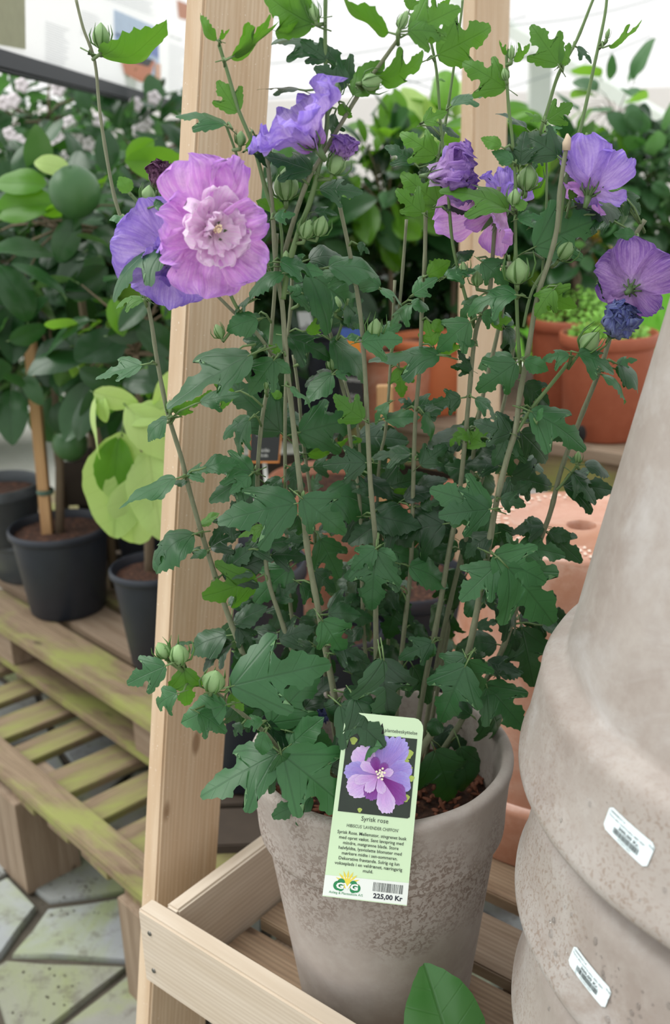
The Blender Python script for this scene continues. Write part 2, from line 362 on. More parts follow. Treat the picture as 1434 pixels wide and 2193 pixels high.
# ================================================================ WOODEN DISPLAY CRATE (front board, side board, post, deck)
ZB = CH-.88; A0 = Vector((-.264, 1.055, ZB)); DECK = CH-.98
crate = empty('wooden_crate', (0, 1.2, 0), 'pale timber display crate with low side boards and slatted deck under the flowering pot', 'crate')
fb0 = A0+e2*.0125-UPV*.056
fbo = board('front_board', fb0, fb0+e1*.452, UPV, .112, .025, PINE2, crate, .003)
sb0 = A0+e2*.027+e1*.034-UPV*.056
board('side_board', sb0, sb0+e2*1.0, UPV, .112, .022, PINE2, crate, .003)
bb0 = A0+e2*1.0+e1*.02-UPV*.056; board('back_board', bb0, bb0+e1*.44, UPV, .112, .022, PINE2, crate)
SCREW = simple('screw_steel', srgb(120, 118, 112), .35, Metallic=.9)
for dz in (-.028, -.086):
    p = A0+e1*.020+UPV*dz; m = MB(); m.lathe([(.0, .0012), (.003, .0012), (.0035, 0), (.0035, -.002)], 10)
    M = (-e2).to_track_quat('Z', 'Y').to_matrix().to_4x4(); M.translation = p-e2*.0002; link('screw', m.mesh('screw', True, [SCREW]), crate, M)
# leaning corner post, wide side along the side board
def prism(name, q0, q1, mat, parent, bev=.003):
    """post between two corner rectangles [4 pts] ; local X along the length"""
    c0 = sum(q0, Vector())/4; c1 = sum(q1, Vector())/4; x = (c1-c0).normalized(); y = (q0[1]-q0[0]).normalized(); z = x.cross(y).normalized(); y = z.cross(x)
    M = Matrix((x, y, z)).transposed().to_4x4(); M.translation = (c0+c1)/2; I = M.inverted()
    bm = bmesh.new(); vs = [bm.verts.new(I @ p) for p in q0+q1]
    for f in ((3, 2, 1, 0), (4, 5, 6, 7), (0, 1, 5, 4), (1, 2, 6, 5), (2, 3, 7, 6), (3, 0, 4, 7)): bm.faces.new([vs[i] for i in f])
    bmesh.ops.recalc_face_normals(bm, faces=bm.faces); bmesh.ops.bevel(bm, geom=bm.edges[:], offset=bev, segments=2, affect='EDGES')
    me = bpy.data.meshes.new(name); bm.to_mesh(me); bm.free(); me.uv_layers.new(); return link(name, me, parent, M, mat)
Ccorner_b = UY(341, 1800, 1.125); Ccorner_t = UY(437, 0, 1.225); dv = Ccorner_t-Ccorner_b
pb = Ccorner_b-dv*((Ccorner_b.z+.0)/dv.z); pt = Ccorner_b+dv*1.35
wv_ = e2*.115; tv = -e1*.030
prism('corner_post', [pb, pb+wv_, pb+wv_+tv, pb+tv], [pt, pt+wv_, pt+wv_+tv, pt+tv], PINE, crate)
# deck slats parallel to the front board
dk = A0+e2*.045+e1*.05; dk.z = DECK-.010
for k in range(9):
    o = dk+e2*(.055+k*.106+(.02 if k > 2 else 0)); board('deck_slat', o, o+e1*.40, e2, .088, .02, (DIRTYW, DIRTYW, OLDW)[k % 3], crate)
for s in (.05, .34):
    o = dk+e1*s-UPV*.033; board('deck_bearer', o-e2*.01, o+e2*.95, e1, .045, .045, OLDW, crate)
for s, t in ((.40, .05), (.40, .93), (.02, .93)):
    o = A0+e1*s+e2*t; board('leg', (o.x, o.y, 0), (o.x, o.y, ZB-.02), e1, .06, .04, PINE, crate)
board('lower_rail', A0+e1*.02+e2*.03-UPV*.42, A0+e1*.43+e2*.03-UPV*.42, UPV, .09, .02, OLDW, crate)
# second timber post farther back
c0 = Vector((.275, 1.967, 0)); pr = Vector((.228, 1.90, 0)); p1_ = UY(1020, 0, 1.967); p2_ = UY(1004, 900, 1.93); dv = p1_-p2_
pb = p2_-dv*(p2_.z/dv.z); pt = p2_+dv*1.6
ws = e2*.118; ts = -e1*.030
prism('timber_post', [pb, pb+ws, pb+ws+ts, pb+ts], [pt, pt+ws, pt+ws+ts, pt+ts], PINE, None)
tag(bpy.data.objects['timber_post'], 'upright planed timber post farther back, behind the right half of the flowering shrub', 'post')
# ================================================================ BENCH of grooved boards
BZ = CH-.66
bench = empty('slatted_bench', (.5, 2.5, 0), 'weathered grey bench of grooved boards carrying the terracotta pots', 'bench')
bo = Vector((.497, 2.368, BZ))
def grooved(o, L, wd, th, mat, parent, ng=7):
    m = MB(); prof = [(0, -th), (0, 0)]
    for k in range(ng):
        a = wd*k/ng; b = wd*(k+1)/ng; g = wd/ng*.2
        prof += [(a+g*.5, 0), (b-g, 0), (b-g*.6, -.004), (b-g*.1, -.004)]
    prof += [(wd, 0), (wd, -th)]
    rows = []
    for x in (-L/2, L/2): rows.append([(x, y-wd/2, z) for y, z in prof])
    m.quadgrid(rows, closed=True); m.poly(rows[0]); m.poly(list(reversed(rows[1])))
    M = Matrix((e1, e2, UPV)).transposed().to_4x4(); M.translation = o
    return link('grooved_board', m.mesh('grooved_board', False, [mat]), parent, M)
for k in range(6):
    grooved(bo+e2*(.06+k*.127)-e1*.35, 2.4, .12, .026, OLDW, bench)
board('front_beam', bo-e1*1.55+e2*.03-UPV*.075, bo+e1*.85+e2*.03-UPV*.075, UPV, .098, .04, MOSSW, bench)
board('back_beam', bo-e1*1.55+e2*.70-UPV*.075, bo+e1*.85+e2*.70-UPV*.075, UPV, .098, .04, OLDW, bench)
for s in (-1.5, .8):
    for t in (.1, .62):
        o = bo+e1*s+e2*t; board('leg', (o.x, o.y, 0), (o.x, o.y, BZ-.026), e1, .07, .05, OLDW, bench)
# ================================================================ POTS
def pot(name, label, c, R, h, rb, mat, rimh=.03, rimo=.006, wall=.008, soil=.03, parent=None, cat='plant pot', group=None, soilmat=None, n=64, extra=None):
    """open tapered pot, rim band, soil surface. c = base centre"""
    t = empty(name, c, label, cat, group)
    r1 = R-rimo
    prof = [(0, 0), (rb-.006, 0), (rb, .006)]
    rr = rb+(r1-rb)*(h-rimh)/h
    prof += [(rr, h-rimh-.003), (rr+rimo*.8, h-rimh), (R, h-rimh+.004), (R, h-.004), (R-.003, h), (R-wall+.002, h), (R-wall, h-.004)]
    ri = R-wall-.004; prof += [(ri, h-rimh), (ri-(ri-rb)*(soil/h)*.8-.001, h-soil-.02)]
    m = MB(); m.lathe(prof, n); link('pot_body', sharp(m.build('pot_body', mat)).data, None) if False else None
    M = Matrix.Translation(c); o = link('pot_body', m.mesh('pot_body', True, [mat]), t, M); sharp(o, 50)
    if soil is not None:
        rs_ = ri-(ri-rb)*(soil/h)*.7; m = MB(); rows = []
        for i in range(8):
            q = rs_*(7-i)/7.0; rows.append([(q*cos(2*pi*k/28), q*sin(2*pi*k/28), h-soil+(0 if i == 0 else .006*noise.noise(Vector((q*cos(2*pi*k/28)*40, q*sin(2*pi*k/28)*40, c[0]*9))))) for k in range(28)])
        m.quadgrid(rows, closed=True); link('soil', m.mesh('soil', True, [soilmat or SOIL]), t, M)
    return t
p = UY(1302, 745, 2.42)
tp1 = pot('terracotta_pot', 'orange-brown plastic terracotta pot on the bench nearest the grey pots, drain slot at its foot', Vector((p.x, 2.42, BZ)), .115, .25, .098, TERRA_PL, soil=.02, cat='plant pot')
DARKM = simple('shadow_slot', srgb(20, 18, 16), .9)
p = UZ(1248, 955, BZ+.012); m = MB(); m.ell((0, 0, 0), (.012, .012, .022), 10, 6); link('drain_slot', m.mesh('drain_slot', True, [DARKM]), tp1, Matrix.Translation((p.x+.004, 2.42-.101, BZ+.03)))
p2c = UY(1232, 728, 2.72)
tp2 = pot('terracotta_pot', 'orange-brown plastic pot just behind the first one on the bench', Vector((p2c.x-.01, 2.68, BZ)), .125, .25, .10, TERRA_PL, soil=.02)
p = UY(925, 745, 2.72)
tp3 = pot('terracotta_pot', 'orange pot on the bench seen through the middle of the shrub', Vector((p.x, 2.74, BZ)), .115, .20, .095, simple('bright_terracotta', srgb(206, 118, 74), .55, .08), soil=.02)
p = UY(850, 760, 2.62); tp4 = pot('terracotta_pot', 'brown terracotta pot on the bench left of the orange one, half hidden by leaves', Vector((p.x, 2.66, BZ)), .10, .19, .08, TERRA, soil=.02)
# green moss-like plants in the right pots: tiny leaves nobody could count
MOSSG = simple('fresh_moss_green', srgb(124, 178, 66), .6, .35)
def mosscap(c, R, h, nm, label, cat, par=None):
    r_ = random.Random(int(c.x*1000)); m = MB()
    for _ in range(900):
        a = r_.uniform(0, 2*pi); q = R*math.sqrt(r_.random()); z = h*math.sqrt(max(0, 1-(q/R)**2))*r_.uniform(.4, 1.05)
        p = Vector((c.x+q*cos(a), c.y+q*sin(a), c.z+z)); s = r_.uniform(.004, .009)
        d = Vector((r_.uniform(-1, 1), r_.uniform(-1, 1), r_.uniform(0, 1))).normalized()*s; e = d.orthogonal().normalized()*s*.6
        m.poly([p-e, p+d, p+e, p-d])
    o = m.build(nm, MOSSG, par, smooth=False); o['kind'] = 'stuff'
    return o
mosscap(Vector((tp1.location.x, 2.42, BZ+.215)), .10, .085, 'ground_cover_leaves', None, None, tp1)
mosscap(Vector((tp2.location.x, 2.68, BZ+.22)), .11, .10, 'ground_cover_leaves', None, None, tp2)
for t, px0, px1, Yt in ((tp2, (1233, 725), (1224, 560), 2.70), (tp1, (1320, 745), (1330, 640), 2.44)):
    a = UY(px0[0], px0[1], Yt); b = UY(px1[0], px1[1], Yt); m = MB(); m.tube([(a.x, a.y, BZ+.2), a, (a+b)/2+Vector((.004, 0, 0)), b], [.011, .010, .009, .008], 8); m.build('trunk', simple('dark_bark', srgb(92, 74, 60), .85, .25), t)
# tall upside-down terracotta pot standing on the crate deck
IC = Vector((.363, 1.425, DECK)); IH = .459
ip = empty('upturned_terracotta_pot', IC, 'large upside-down terracotta pot with a dotted rim and centre hole, behind the grey flower pot', 'plant pot')
prof = [(.195, 0), (.2235, 0), (.2265, .004), (.2265, .085), (.223, .092), (.214, .096)]
prof += [(.214-(.214-.156)*t, .096+(IH-.096-.008)*t) for t in (.25, .5, .75, 1)]
prof += [(.152, IH-.002), (.146, IH), (.102, IH), (.098, IH-.004), (.022, IH-.005), (.020, IH-.009), (.019, IH-.05)]
m = MB(); m.lathe(prof, 96, (0, 0, 0), .001); o = link('pot_body', m.mesh('pot_body', True, [TERRA_W]), ip, Matrix.Translation(IC)); sharp(o, 45)
WETT = simple('wet_pale_terracotta', srgb(240, 214, 196), .25, .05)
m = MB(); m.lathe([(.0195, -.03), (.0, -.03)], 20); link('drain_hole', m.mesh('drain_hole', True, [DARKM]), ip, Matrix.Translation(IC+Vector((0, 0, IH))))
db = box_mesh('foot_dot', .008, .0048, .003, .0012)
db.materials.append(WETT)
for ring, rr in enumerate((.110, .122, .134, .144)):
    for k in range(64):
        a = 2*pi*(k+.5*(ring % 2))/64
        if cos(a) > .45 or (sin(a) > .9 and ring > 1): continue
        if ring == 0 and k % 2: continue
        M = Matrix.Translation(IC+Vector((rr*cos(a), rr*sin(a), IH+.0012))) @ Matrix.Rotation(a, 4, 'Z'); link('foot_dot', db, ip, M)
# ================================================================ STACK OF UPSIDE-DOWN GREY POTS
GS = 1.5/1.3; GC = Vector((.391*GS, .638*GS, 0)); EZ = [CH-.445*GS-.133*k for k in range(8)]
names = ['topmost', 'second from the top', 'third from the top', 'fourth from the top', 'fifth from the top', 'sixth from the top', 'seventh from the top', 'eighth from the top']
def band_r(z):  # outer radius of the rim band at height z above the rim edge
    return GS*(.2600-.017*(z/GS/.087))
gpots = []
for k, ez in enumerate(EZ):
    H_ = .50 if k == 0 else .118
    pr_ = [(.238, 0), (.254, 0), (.2585, .002), (.2605, .006), (.2600, .012)]
    pr_ += [(band_r(t*GS)/GS, t) for t in (.025, .04, .055, .07)]+[(.2455, .078), (.242, .084), (.237, .0875), (.231, .089), (.2275, .092), (.2265, .098)]
    if k == 0: pr_ += [(.2265-(.2265-.140)*t, .098+(.495-.098)*t) for t in (.12, .25, .4, .55, .7, .85, 1)]+[(.134, .5), (.02, .5)]
    else: pr_ += [(.224, .112)]
    pr_ = [(a*GS, b*GS) for a, b in pr_]; m = MB(); m.lathe(pr_, 160, (0, 0, 0), .0012)
    lab = ('topmost upside-down grey clay pot of the stack at the right, its cone rising out of the picture' if k == 0 else 'upside-down grey clay pot, %s in the stack at the right' % names[k])
    if k == 0: lab = 'topmost upside-down grey clay pot of the stack, price sticker on its rim band'
    if k == 1: lab = 'upside-down grey clay pot second from the top, wet and with the lower price sticker'
    o = m.build('grey_clay_pot', GREYSTACK, None, Matrix.Translation((GC.x, GC.y, ez))); sharp(o, 60)
    tag(o, lab, 'plant pot', 'stacked grey clay pots'); gpots.append(o)
# water drops lying on the rim bands
WATER = simple('water', (1, 1, 1, 1), .03); WATER.node_tree.nodes['Principled BSDF'].inputs['Transmission Weight'].default_value = 1.0; WATER.node_tree.nodes['Principled BSDF'].inputs['IOR'].default_value = 1.33
rw = random.Random(21)
for k in range(4):
    m = MB()
    for _ in range((110, 210, 200, 90)[k]):
        a = radians(rw.uniform(188, 262)); z = rw.uniform(.004, .08)
        dens = noise.noise(Vector((a*5, z*40, k*3.1)))
        if dens < -.1 and k: continue
        if k == 0 and (a < radians(215) and rw.random() < .7): continue
        r = band_r(z) if z > .012 else .260*GS; s = 1.15* rw.choice((.0007, .001, .0013, .0018, .0022)) if k else rw.choice((.0006, .0008, .0011, .0014))
        nrm = Vector((cos(a), sin(a), .19)).normalized(); q = nrm.to_track_quat('Z', 'Y').to_matrix()
        m.ell(Vector((GC.x+r*cos(a), GC.y+r*sin(a), EZ[k]+z)), (s, s*rw.uniform(.8, 1.5), s*.55), 8, 5, q)
    o = m.build('water_drops', WATER, gpots[k]); o['kind'] = 'stuff'
# ================================================================ text & flat print helpers
INK = simple('black_ink', srgb(44, 52, 50), .6)
def text_tris(s, align='CENTER', bold=0.0, spacing=1.0):
    c = bpy.data.curves.new('txt', 'FONT'); c.body = s; c.size = 1; c.align_x = align; c.resolution_u = 2; c.offset = bold; c.space_character = spacing
    o = bpy.data.objects.new('txt', c); COL.objects.link(o); dg = bpy.context.evaluated_depsgraph_get(); dg.update()
    me = bpy.data.meshes.new_from_object(o.evaluated_get(dg)); vs = [v.co.copy() for v in me.vertices]; fs = [tuple(p.vertices) for p in me.polygons]
    bpy.data.objects.remove(o); bpy.data.curves.remove(c); bpy.data.meshes.remove(me); return vs, fs
class Print:
    """flat print laid on a surface map fn(u,v,h) -> world point"""
    def __init__(s, fn): s.fn = fn
    def text(s, st, u, v, size, mat, parent, sx=1.0, align='CENTER', bold=0.0, name='lettering', h=.0003, rot=0, spacing=1.0, width=None):
        vs, fs = text_tris(st, align, bold, spacing)
        if width and vs:
            w_ = max(p.x for p in vs)-min(p.x for p in vs); sx = width/(w_*size)
        m = MB(); cr, sr = cos(rot), sin(rot)
        for p in vs:
            x, y = p.x*size*sx, p.y*size; x, y = x*cr-y*sr, x*sr+y*cr
            m.v.append(tuple(s.fn(u+x, v+y, h))); m.uv.append((0, 0))
        m.f = fs; m.mi = [0]*len(fs); return m.build(name, mat, parent, smooth=False)
    def poly(s, pts, mat, parent, name='print', h=.0002, uvs=None):
        m = MB(); m.poly([s.fn(a, b, h) for a, b in pts], uvs or pts); return m.build(name, mat, parent, smooth=False)
    def rects(s, rs_, mat, parent, name='print', h=.0003):
        m = MB()
        for (a, b, c, d) in rs_: m.poly([s.fn(a, b, h), s.fn(c, b, h), s.fn(c, d, h), s.fn(a, d, h)])
        return m.build(name, mat, parent, smooth=False)
def barcode(seed, u0, u1, v0, v1, n=26):
    r_ = random.Random(seed); out = []; u = u0; st = (u1-u0)/n/2.2
    while u < u1-st: wv = st*r_.choice((.7, 1, 1, 1.7)); out.append((u, v0, u+wv, v1)); u += wv+st*r_.choice((.8, 1, 1.6))
    return out
# ---------------------------------------------------------------- price stickers on the grey pots
STICK = simple('sticker_paper', srgb(226, 240, 243), .35)
def cone_hit(x, y, ez):
    d = ray(x, y); t = .3
    for _ in range(4000):
        p = O+d*t; z = p.z-ez
        r = math.hypot(p.x-GC.x, p.y-GC.y)
        if r <= band_r(max(0, z)): return p
        t += .0003
    return p
for k, cs in ((0, ((1309, 1723), (1406, 1809), (1384, 1860), (1292, 1769))), (1, ((1232, 2022), (1312, 2120), (1295, 2161), (1217, 2060)))):
    P4 = [cone_hit(x, y, EZ[k]) for x, y in cs]
    cyl = []
    for p in P4: cyl.append((math.atan2(p.y-GC.y, p.x-GC.x), p.z-EZ[k]))
    def fn(u, v, h, cyl=cyl, k=k):
        a0 = cyl[0]; a1 = cyl[1]; a2 = cyl[2]; a3 = cyl[3]
        A = lambda i: (a0[i]*(1-u)+a1[i]*u)*v+(a3[i]*(1-u)+a2[i]*u)*(1-v)
        a, z = A(0), A(1); r = band_r(z)+.0008+h; return Vector((GC.x+r*cos(a), GC.y+r*sin(a), EZ[k]+z))
    rr = .09; outl = []
    N = 16; rows = []
    for i in range(9):
        v = i/8; ins = 0
        e_ = min(v, 1-v)
        if e_ < .16: ins = (.16-math.sqrt(max(0, .16**2-(.16-e_)**2)))*.42
        rows.append([fn(ins+(1-2*ins)*j/N, v, 0) for j in range(N+1)])
    m = MB(); m.quadgrid(rows)
    st = m.build('price_sticker', STICK)
    tag(st, 'white price sticker reading 300,00 Kr. on the %s grey pot of the stack' % ('topmost' if k == 0 else 'second'), 'sticker', 'price stickers')
    pr = Print(fn)
    pr.text('1000002714', .03, .82, .13, INK, st, align='LEFT', width=.34)
    pr.text('Terra alto rund krukke 40D 45H', .03, .66, .13, INK, st, align='LEFT', width=.80)
    pr.text('Gug', .99-.10, .80, .13, INK, st, align='LEFT', width=.10)
    pr.text('300,00 Kr.', .30, .46, .18, INK, st, align='LEFT', bold=.02, width=.46)
    pr.rects(barcode(4+k, .22, .78, .18, .42, 34), INK, st, 'barcode')
    pr.text('5701002714004', .35, .07, .09, INK, st, align='LEFT', width=.30)
# ---------------------------------------------------------------- hanging banner on the left with a dark lower rail
sgA = O+Vector((-.63, 2.21, .2)); sgB = O+Vector((-.557, 4.5, .2)); sd_ = (sgB-sgA).normalized(); sn = sd_.cross(UPV).normalized()
if sn.x < 0: sn = -sn
sign = empty('hanging_banner', sgA, 'long white banner with pot pictures and a black lower rail, hanging at the upper left', 'banner')
BANW = NT('banner_vinyl'); BANW.col((.98, .98, .98, 1)); BANW.setp(Roughness=.5); _t = BANW.n('BsdfTranslucent'); _t.inputs[0].default_value = (1, 1, 1, 1); _m = BANW.n('MixShader'); _m.inputs[0].default_value = .6; BANW.l(BANW.p.outputs[0], _m.inputs[1]); BANW.l(_t.outputs[0], _m.inputs[2]); BANW.l(_m.outputs[0], BANW.out.inputs[0]); BANW = BANW.m
s0 = sgA-sd_*.9; s1 = sgB+sd_*.3
bp_ = board('banner_panel', (s0+UPV*.42)-sn*.006, (s1+UPV*.42)-sn*.006, UPV, .84, .006, BANW, sign, .001)
RAIL = simple('black_rail', srgb(20, 26, 38), .55)
board('lower_rail', s0+UPV*.0, s1+UPV*.0, UPV, .040, .03, RAIL, sign, .006)
def sfn(u, v, h): return UP(u, v, sgA, sn)+sn*(h+.001)
pr = Print(sfn)
def jit(c): return simple('print_%d_%d_%d' % tuple(int(x*99) for x in c[:3]), c, .6, .15)
pr.poly([(-60, -60), (52, -35), (54, 106), (-60, 85)], jit(srgb(150, 150, 118)), sign, 'banner_picture')
pr.poly([(243, 20), (338, 60), (342, 200), (246, 118)], jit(srgb(190, 208, 232)), sign, 'banner_picture')
pr.poly([(244, 70), (320, 98), (322, 130), (244, 108)], jit(srgb(150, 180, 220)), sign, 'banner_picture', .0012)
pr.poly([(313, 64), (338, 75), (338, 125), (313, 112)], jit(srgb(120, 140, 200)), sign, 'banner_picture', .0014)
pr.poly([(252, 110), (330, 130), (318, 172), (300, 176), (265, 158)], jit(srgb(206, 128, 92)), sign, 'banner_picture', .0024)
pr.poly([(260, 112), (326, 128), (316, 143), (270, 130)], jit(srgb(36, 44, 48)), sign, 'banner_picture', .0034)
pr.poly([(330, 135), (342, 138), (342, 188), (330, 182)], jit(srgb(226, 176, 150)), sign, 'banner_picture', .0024)
pr.poly([(378, 0), (405, 10), (402, 44), (382, 38)], jit(srgb(196, 132, 100)), sign, 'banner_picture')
LORE = simple('print_grey', srgb(198, 200, 204), .6)
def sf2(u, v, h):
    return UP(u, -v+.36*u, sgA, sn)+sn*(h+.001)
rl = []
for (x0, x1, y0, y1, st_) in ((96, 150, 45-96*.36+0, 165-96*.36-10, 5), (172, 215, -40, 12, 5), (225, 330, -110, -82, 5), (360, 400, 92-360*.36, 215-360*.36-8, 5.5)):
    y = y0
    while y < y1:
        rl.append((x0, -y, x1-rs.uniform(0, 14), -(y+1.3))); y += st_
p2 = Print(sf2); p2.rects(rl, LORE, sign, 'text_lines')
def sf3(u, v, h): return UP(244+u*100, 78+u*100*.22-v*100*1.0, sgA, sn)+sn*(h+.003)
Print(sf3).text('AMFORA', .0, .0, .15, simple('print_navy', srgb(110, 120, 150), .6), sign, align='LEFT', width=.52)
def sf4(u, v, h): return UP(362+u*100, 80+u*100*.3-v*100*1.0, sgA, sn)+sn*(h+.003)
Print(sf4).text('Design', .0, .0, .08, simple('print_slate', srgb(110, 120, 120), .6), sign, align='LEFT', width=.26)
# ================================================================ PALLETS on the left
PD = Vector((cos(radians(-47.5)), sin(radians(-47.5)), 0)); PN = Vector((-PD.y, PD.x, 0))   # PN points away from the camera
up = empty('wooden_pallet', (-.62, 2.08, .35), 'mossy wooden pallet, upper one, with the black pots standing on it', 'pallet')
u0 = Vector((-.62, 2.08, .43-.011))
for k in range(7):
    o = u0+PN*(.055+k*.135); board('deck_board', o-PD*1.25, o+PD*.40, PN, .112, .022, MOSSW if k % 2 == 0 else OLDW, up)
for s in (-1.1, -.4, .30):
    for t in (.07, .45, .83):
        o = u0+PD*s+PN*t-UPV*.061; board('block', o-PD*.07, o+PD*.07, PN, .09, .10, OLDW, up)
for t in (.07, .45, .83):
    o = u0+PN*t-UPV*.121; board('bottom_board', o-PD*1.25, o+PD*.40, PN, .09, .02, MOSSW, up)
lo = empty('wooden_pallet', (-.57, 1.75, .1), 'broken mossy pallet, lower one, reaching out over the paving at the left', 'pallet')
l0 = Vector((-.565, 1.731, .26))
board('deck_board', l0+PN*.03-PD*1.2, l0+PN*.03+PD*.40, PN, .07, .022, MOSSW, lo)
board('deck_board', l0+PN*.33-PD*1.2, l0+PN*.33+PD*.40, PN, .085, .022, OLDW, lo)
board('deck_board', l0+PN*.50-PD*1.2, l0+PN*.50+PD*.40, PN, .10, .022, MOSSW, lo)
for k, s in enumerate((-.98, -.80, -.63, -.47, -.33, -.17, -.02, .12, .27)):
    o = l0+PD*s-UPV*(.022+.002*(k % 3)); board('cross_slat', o+PN*.0, o+PN*.62+PD*.02*(k % 2), PD, .105 if k % 2 else .085, .018, MOSSW, lo)
for s, t in ((-.98, .05), (-.25, .05), (.30, .05), (-1.05, .5), (-.2, .5), (.30, .5)):
    o = l0+PD*s+PN*t; board('block', (o.x, o.y, 0), (o.x, o.y, .23), PN, .13, .15, OLDW, lo)
o = l0+PD*-.30+PN*.10
# ================================================================ LEAF MESHES
def leaf_mesh(seed, kind='lobed', bend=.6, fold=.25, wave=.02, twist=0., petiole=.28):
    r_ = random.Random(seed)
    LOB = [(.0, .0, 0), (.10, .01, .0), (.20, .07, .03), (.29, .15, .07), (.31, .22, .12), (.38, .28, .16), (.385, .36, .20), (.445, .42, .24), (.475, .49, .27), (.455, .55, .30), (.39, .57, .33), (.33, .48, .37), (.23, .475, .41), (.14, .52, .46), (.17, .60, .53), (.235, .64, .58), (.205, .70, .64), (.205, .76, .69), (.145, .80, .75), (.13, .87, .81), (.09, .91, .88), (.075, .965, .95), (.035, .992, .985), (0, 1, 1)]
    SH = [(.0, .0, 0), (.13, .03, .02), (.24, .10, .07), (.32, .19, .13), (.32, .26, .19), (.385, .33, .25), (.36, .41, .33), (.39, .50, .40), (.31, .555, .48), (.31, .64, .55), (.24, .69, .63), (.235, .76, .70), (.15, .81, .78), (.14, .87, .84), (.07, .93, .91), (0, 1, 1)]
    CIT = [(0, 0, 0), (.08, .04, .03), (.16, .12, .1), (.23, .24, .22), (.27, .38, .37), (.275, .52, .51), (.25, .66, .65), (.19, .8, .79), (.11, .91, .9), (.04, .98, .97), (0, 1, 1)]
    SCAL = [(0, 0, 0), (.22, .02, .0), (.34, .10, .05), (.42, .12, .10), (.44, .24, .15), (.52, .30, .2), (.50, .42, .26), (.54, .52, .32), (.46, .60, .4), (.44, .70, .5), (.34, .74, .6), (.30, .84, .7), (.18, .86, .8), (.12, .95, .9), (0, 1, 1)]
    base = {'lobed': LOB, 'shallow': SH, 'citrus': CIT, 'scallop': SCAL}[kind]
    sm = []
    for i in range(len(base)-1):
        p0, p1, p2, p3 = base[max(0, i-1)], base[i], base[i+1], base[min(len(base)-1, i+2)]
        for t in (0, .5): sm.append(tuple(.5*((2*b)+(-a+c)*t+(2*a-5*b+4*c-d)*t*t+(-a+3*b-3*c+d)*t**3) for a, b, c, d in zip(p0, p1, p2, p3)))
    base = sm+[base[-1]]
    sides = []
    for s in (-1, 1):
        kx = r_.uniform(.88, 1.12); kl = r_.uniform(.9, 1.1)
        sides.append([(x*kx*s*(1+r_.uniform(-.025, .025)), y*(kl if x > .3 and kind == 'lobed' else 1)+(r_.uniform(-.008, .008) if 0 < y < 1 else 0), m_) for x, y, m_ in base])
    def place(x, y):
        ax = abs(x)
        ang = bend*y; zz = 0
        if abs(bend) > 1e-4: yy = sin(ang)/bend; zz = -(1-cos(ang))/bend
        else: yy = y
        z = fold*ax*(1-.3*y) - .9*ax*ax*(.6+.5*bend)
        z += wave*sin(9*y+seed)*(ax/.3)+wave*.8*noise.noise(Vector((x*4, y*4, seed*1.7)))
        tw_ = twist*y; X = x*cos(tw_)-z*sin(tw_); Z = x*sin(tw_)+z*cos(tw_)
        return Vector((X, yy+Z*sin(ang)*.9, zz+Z*cos(ang)))
    m = MB(); n = 3 if kind != 'citrus' else 3
    rows = []; uvs = []
    for i in range(len(base)):
        L = sides[0][i]; R = sides[1][i]; row = []; uv = []
        for j in range(n, 0, -1):
            t = j/n; x = L[0]*t; y = L[2]+(L[1]-L[2])*t; row.append(place(x, y)); uv.append((.5+x, y))
        row.append(place(0, L[2])); uv.append((.5, L[2]))
        for j in range(1, n+1):
            t = j/n; x = R[0]*t; y = R[2]+(R[1]-R[2])*t; row.append(place(x, y)); uv.append((.5+x, y))
        rows.append(row); uvs.append(uv)
    m.quadgrid(rows, uvs)
    if petiole:
        m.tube([(0, .04, -.004), (0, -petiole*.4, -.01), (0, -petiole, -.05)], [.009, .011, .012], 4, mi=1)
    me = m.mesh('leaf', True, [LEAF_D, GSTEM]); return me
LM = [leaf_mesh(k, ('lobed', 'lobed', 'shallow')[k % 3], bend=(.35, .7, 1.0, 1.3)[k % 4], fold=(.1, .3, .2)[k % 3], wave=.02+.012*(k % 3), twist=(-.3, 0, .3, .15)[k % 4]) for k in range(14)]
LFLAT = [leaf_mesh(40+k, 'lobed', bend=.45+.1*k, fold=.22-.05*k, wave=.03, twist=(-.12, .12)[k % 2]) for k in range(4)]
LSCAL = leaf_mesh(60, 'scallop', bend=.5, fold=.3, wave=.03, petiole=0)
CM = [leaf_mesh(80+k, 'citrus', bend=(.3, .7, 1.1, -.3)[k % 4], fold=(.3, .5, .15)[k % 3], wave=.015, twist=(-.3, .2, 0)[k % 3], petiole=.08) for k in range(7)]
for me in LM+LFLAT+[LSCAL]+CM: pass
def orient(base, tip, roll=0., face=None):
    """matrix: local +Y from base to tip, +Z = upper face toward the viewer side, size = |tip-base|"""
    a = tip-base; L = a.length; a.normalize(); f = face or ((O-base).normalized()*.75+UPV*.65)
    z = f-a*f.dot(a)
    if z.length < 1e-4: z = a.orthogonal()
    z.normalize(); x = a.cross(z); R = Matrix((x, a, z)).transposed() @ Matrix.Rotation(radians(roll), 3, 'Y')
    return Matrix.Translation(base) @ R.to_4x4() @ Matrix.Scale(L, 4)
def leafobj(me, M, mat, parent, name='leaf'):
    o = bpy.data.objects.new(name, me); COL.objects.link(o); o.parent = parent; o.matrix_basis = PW(parent).inverted() @ M
    if mat is not me.materials[0]: o.material_slots[0].link = 'OBJECT'; o.material_slots[0].material = mat
    return o
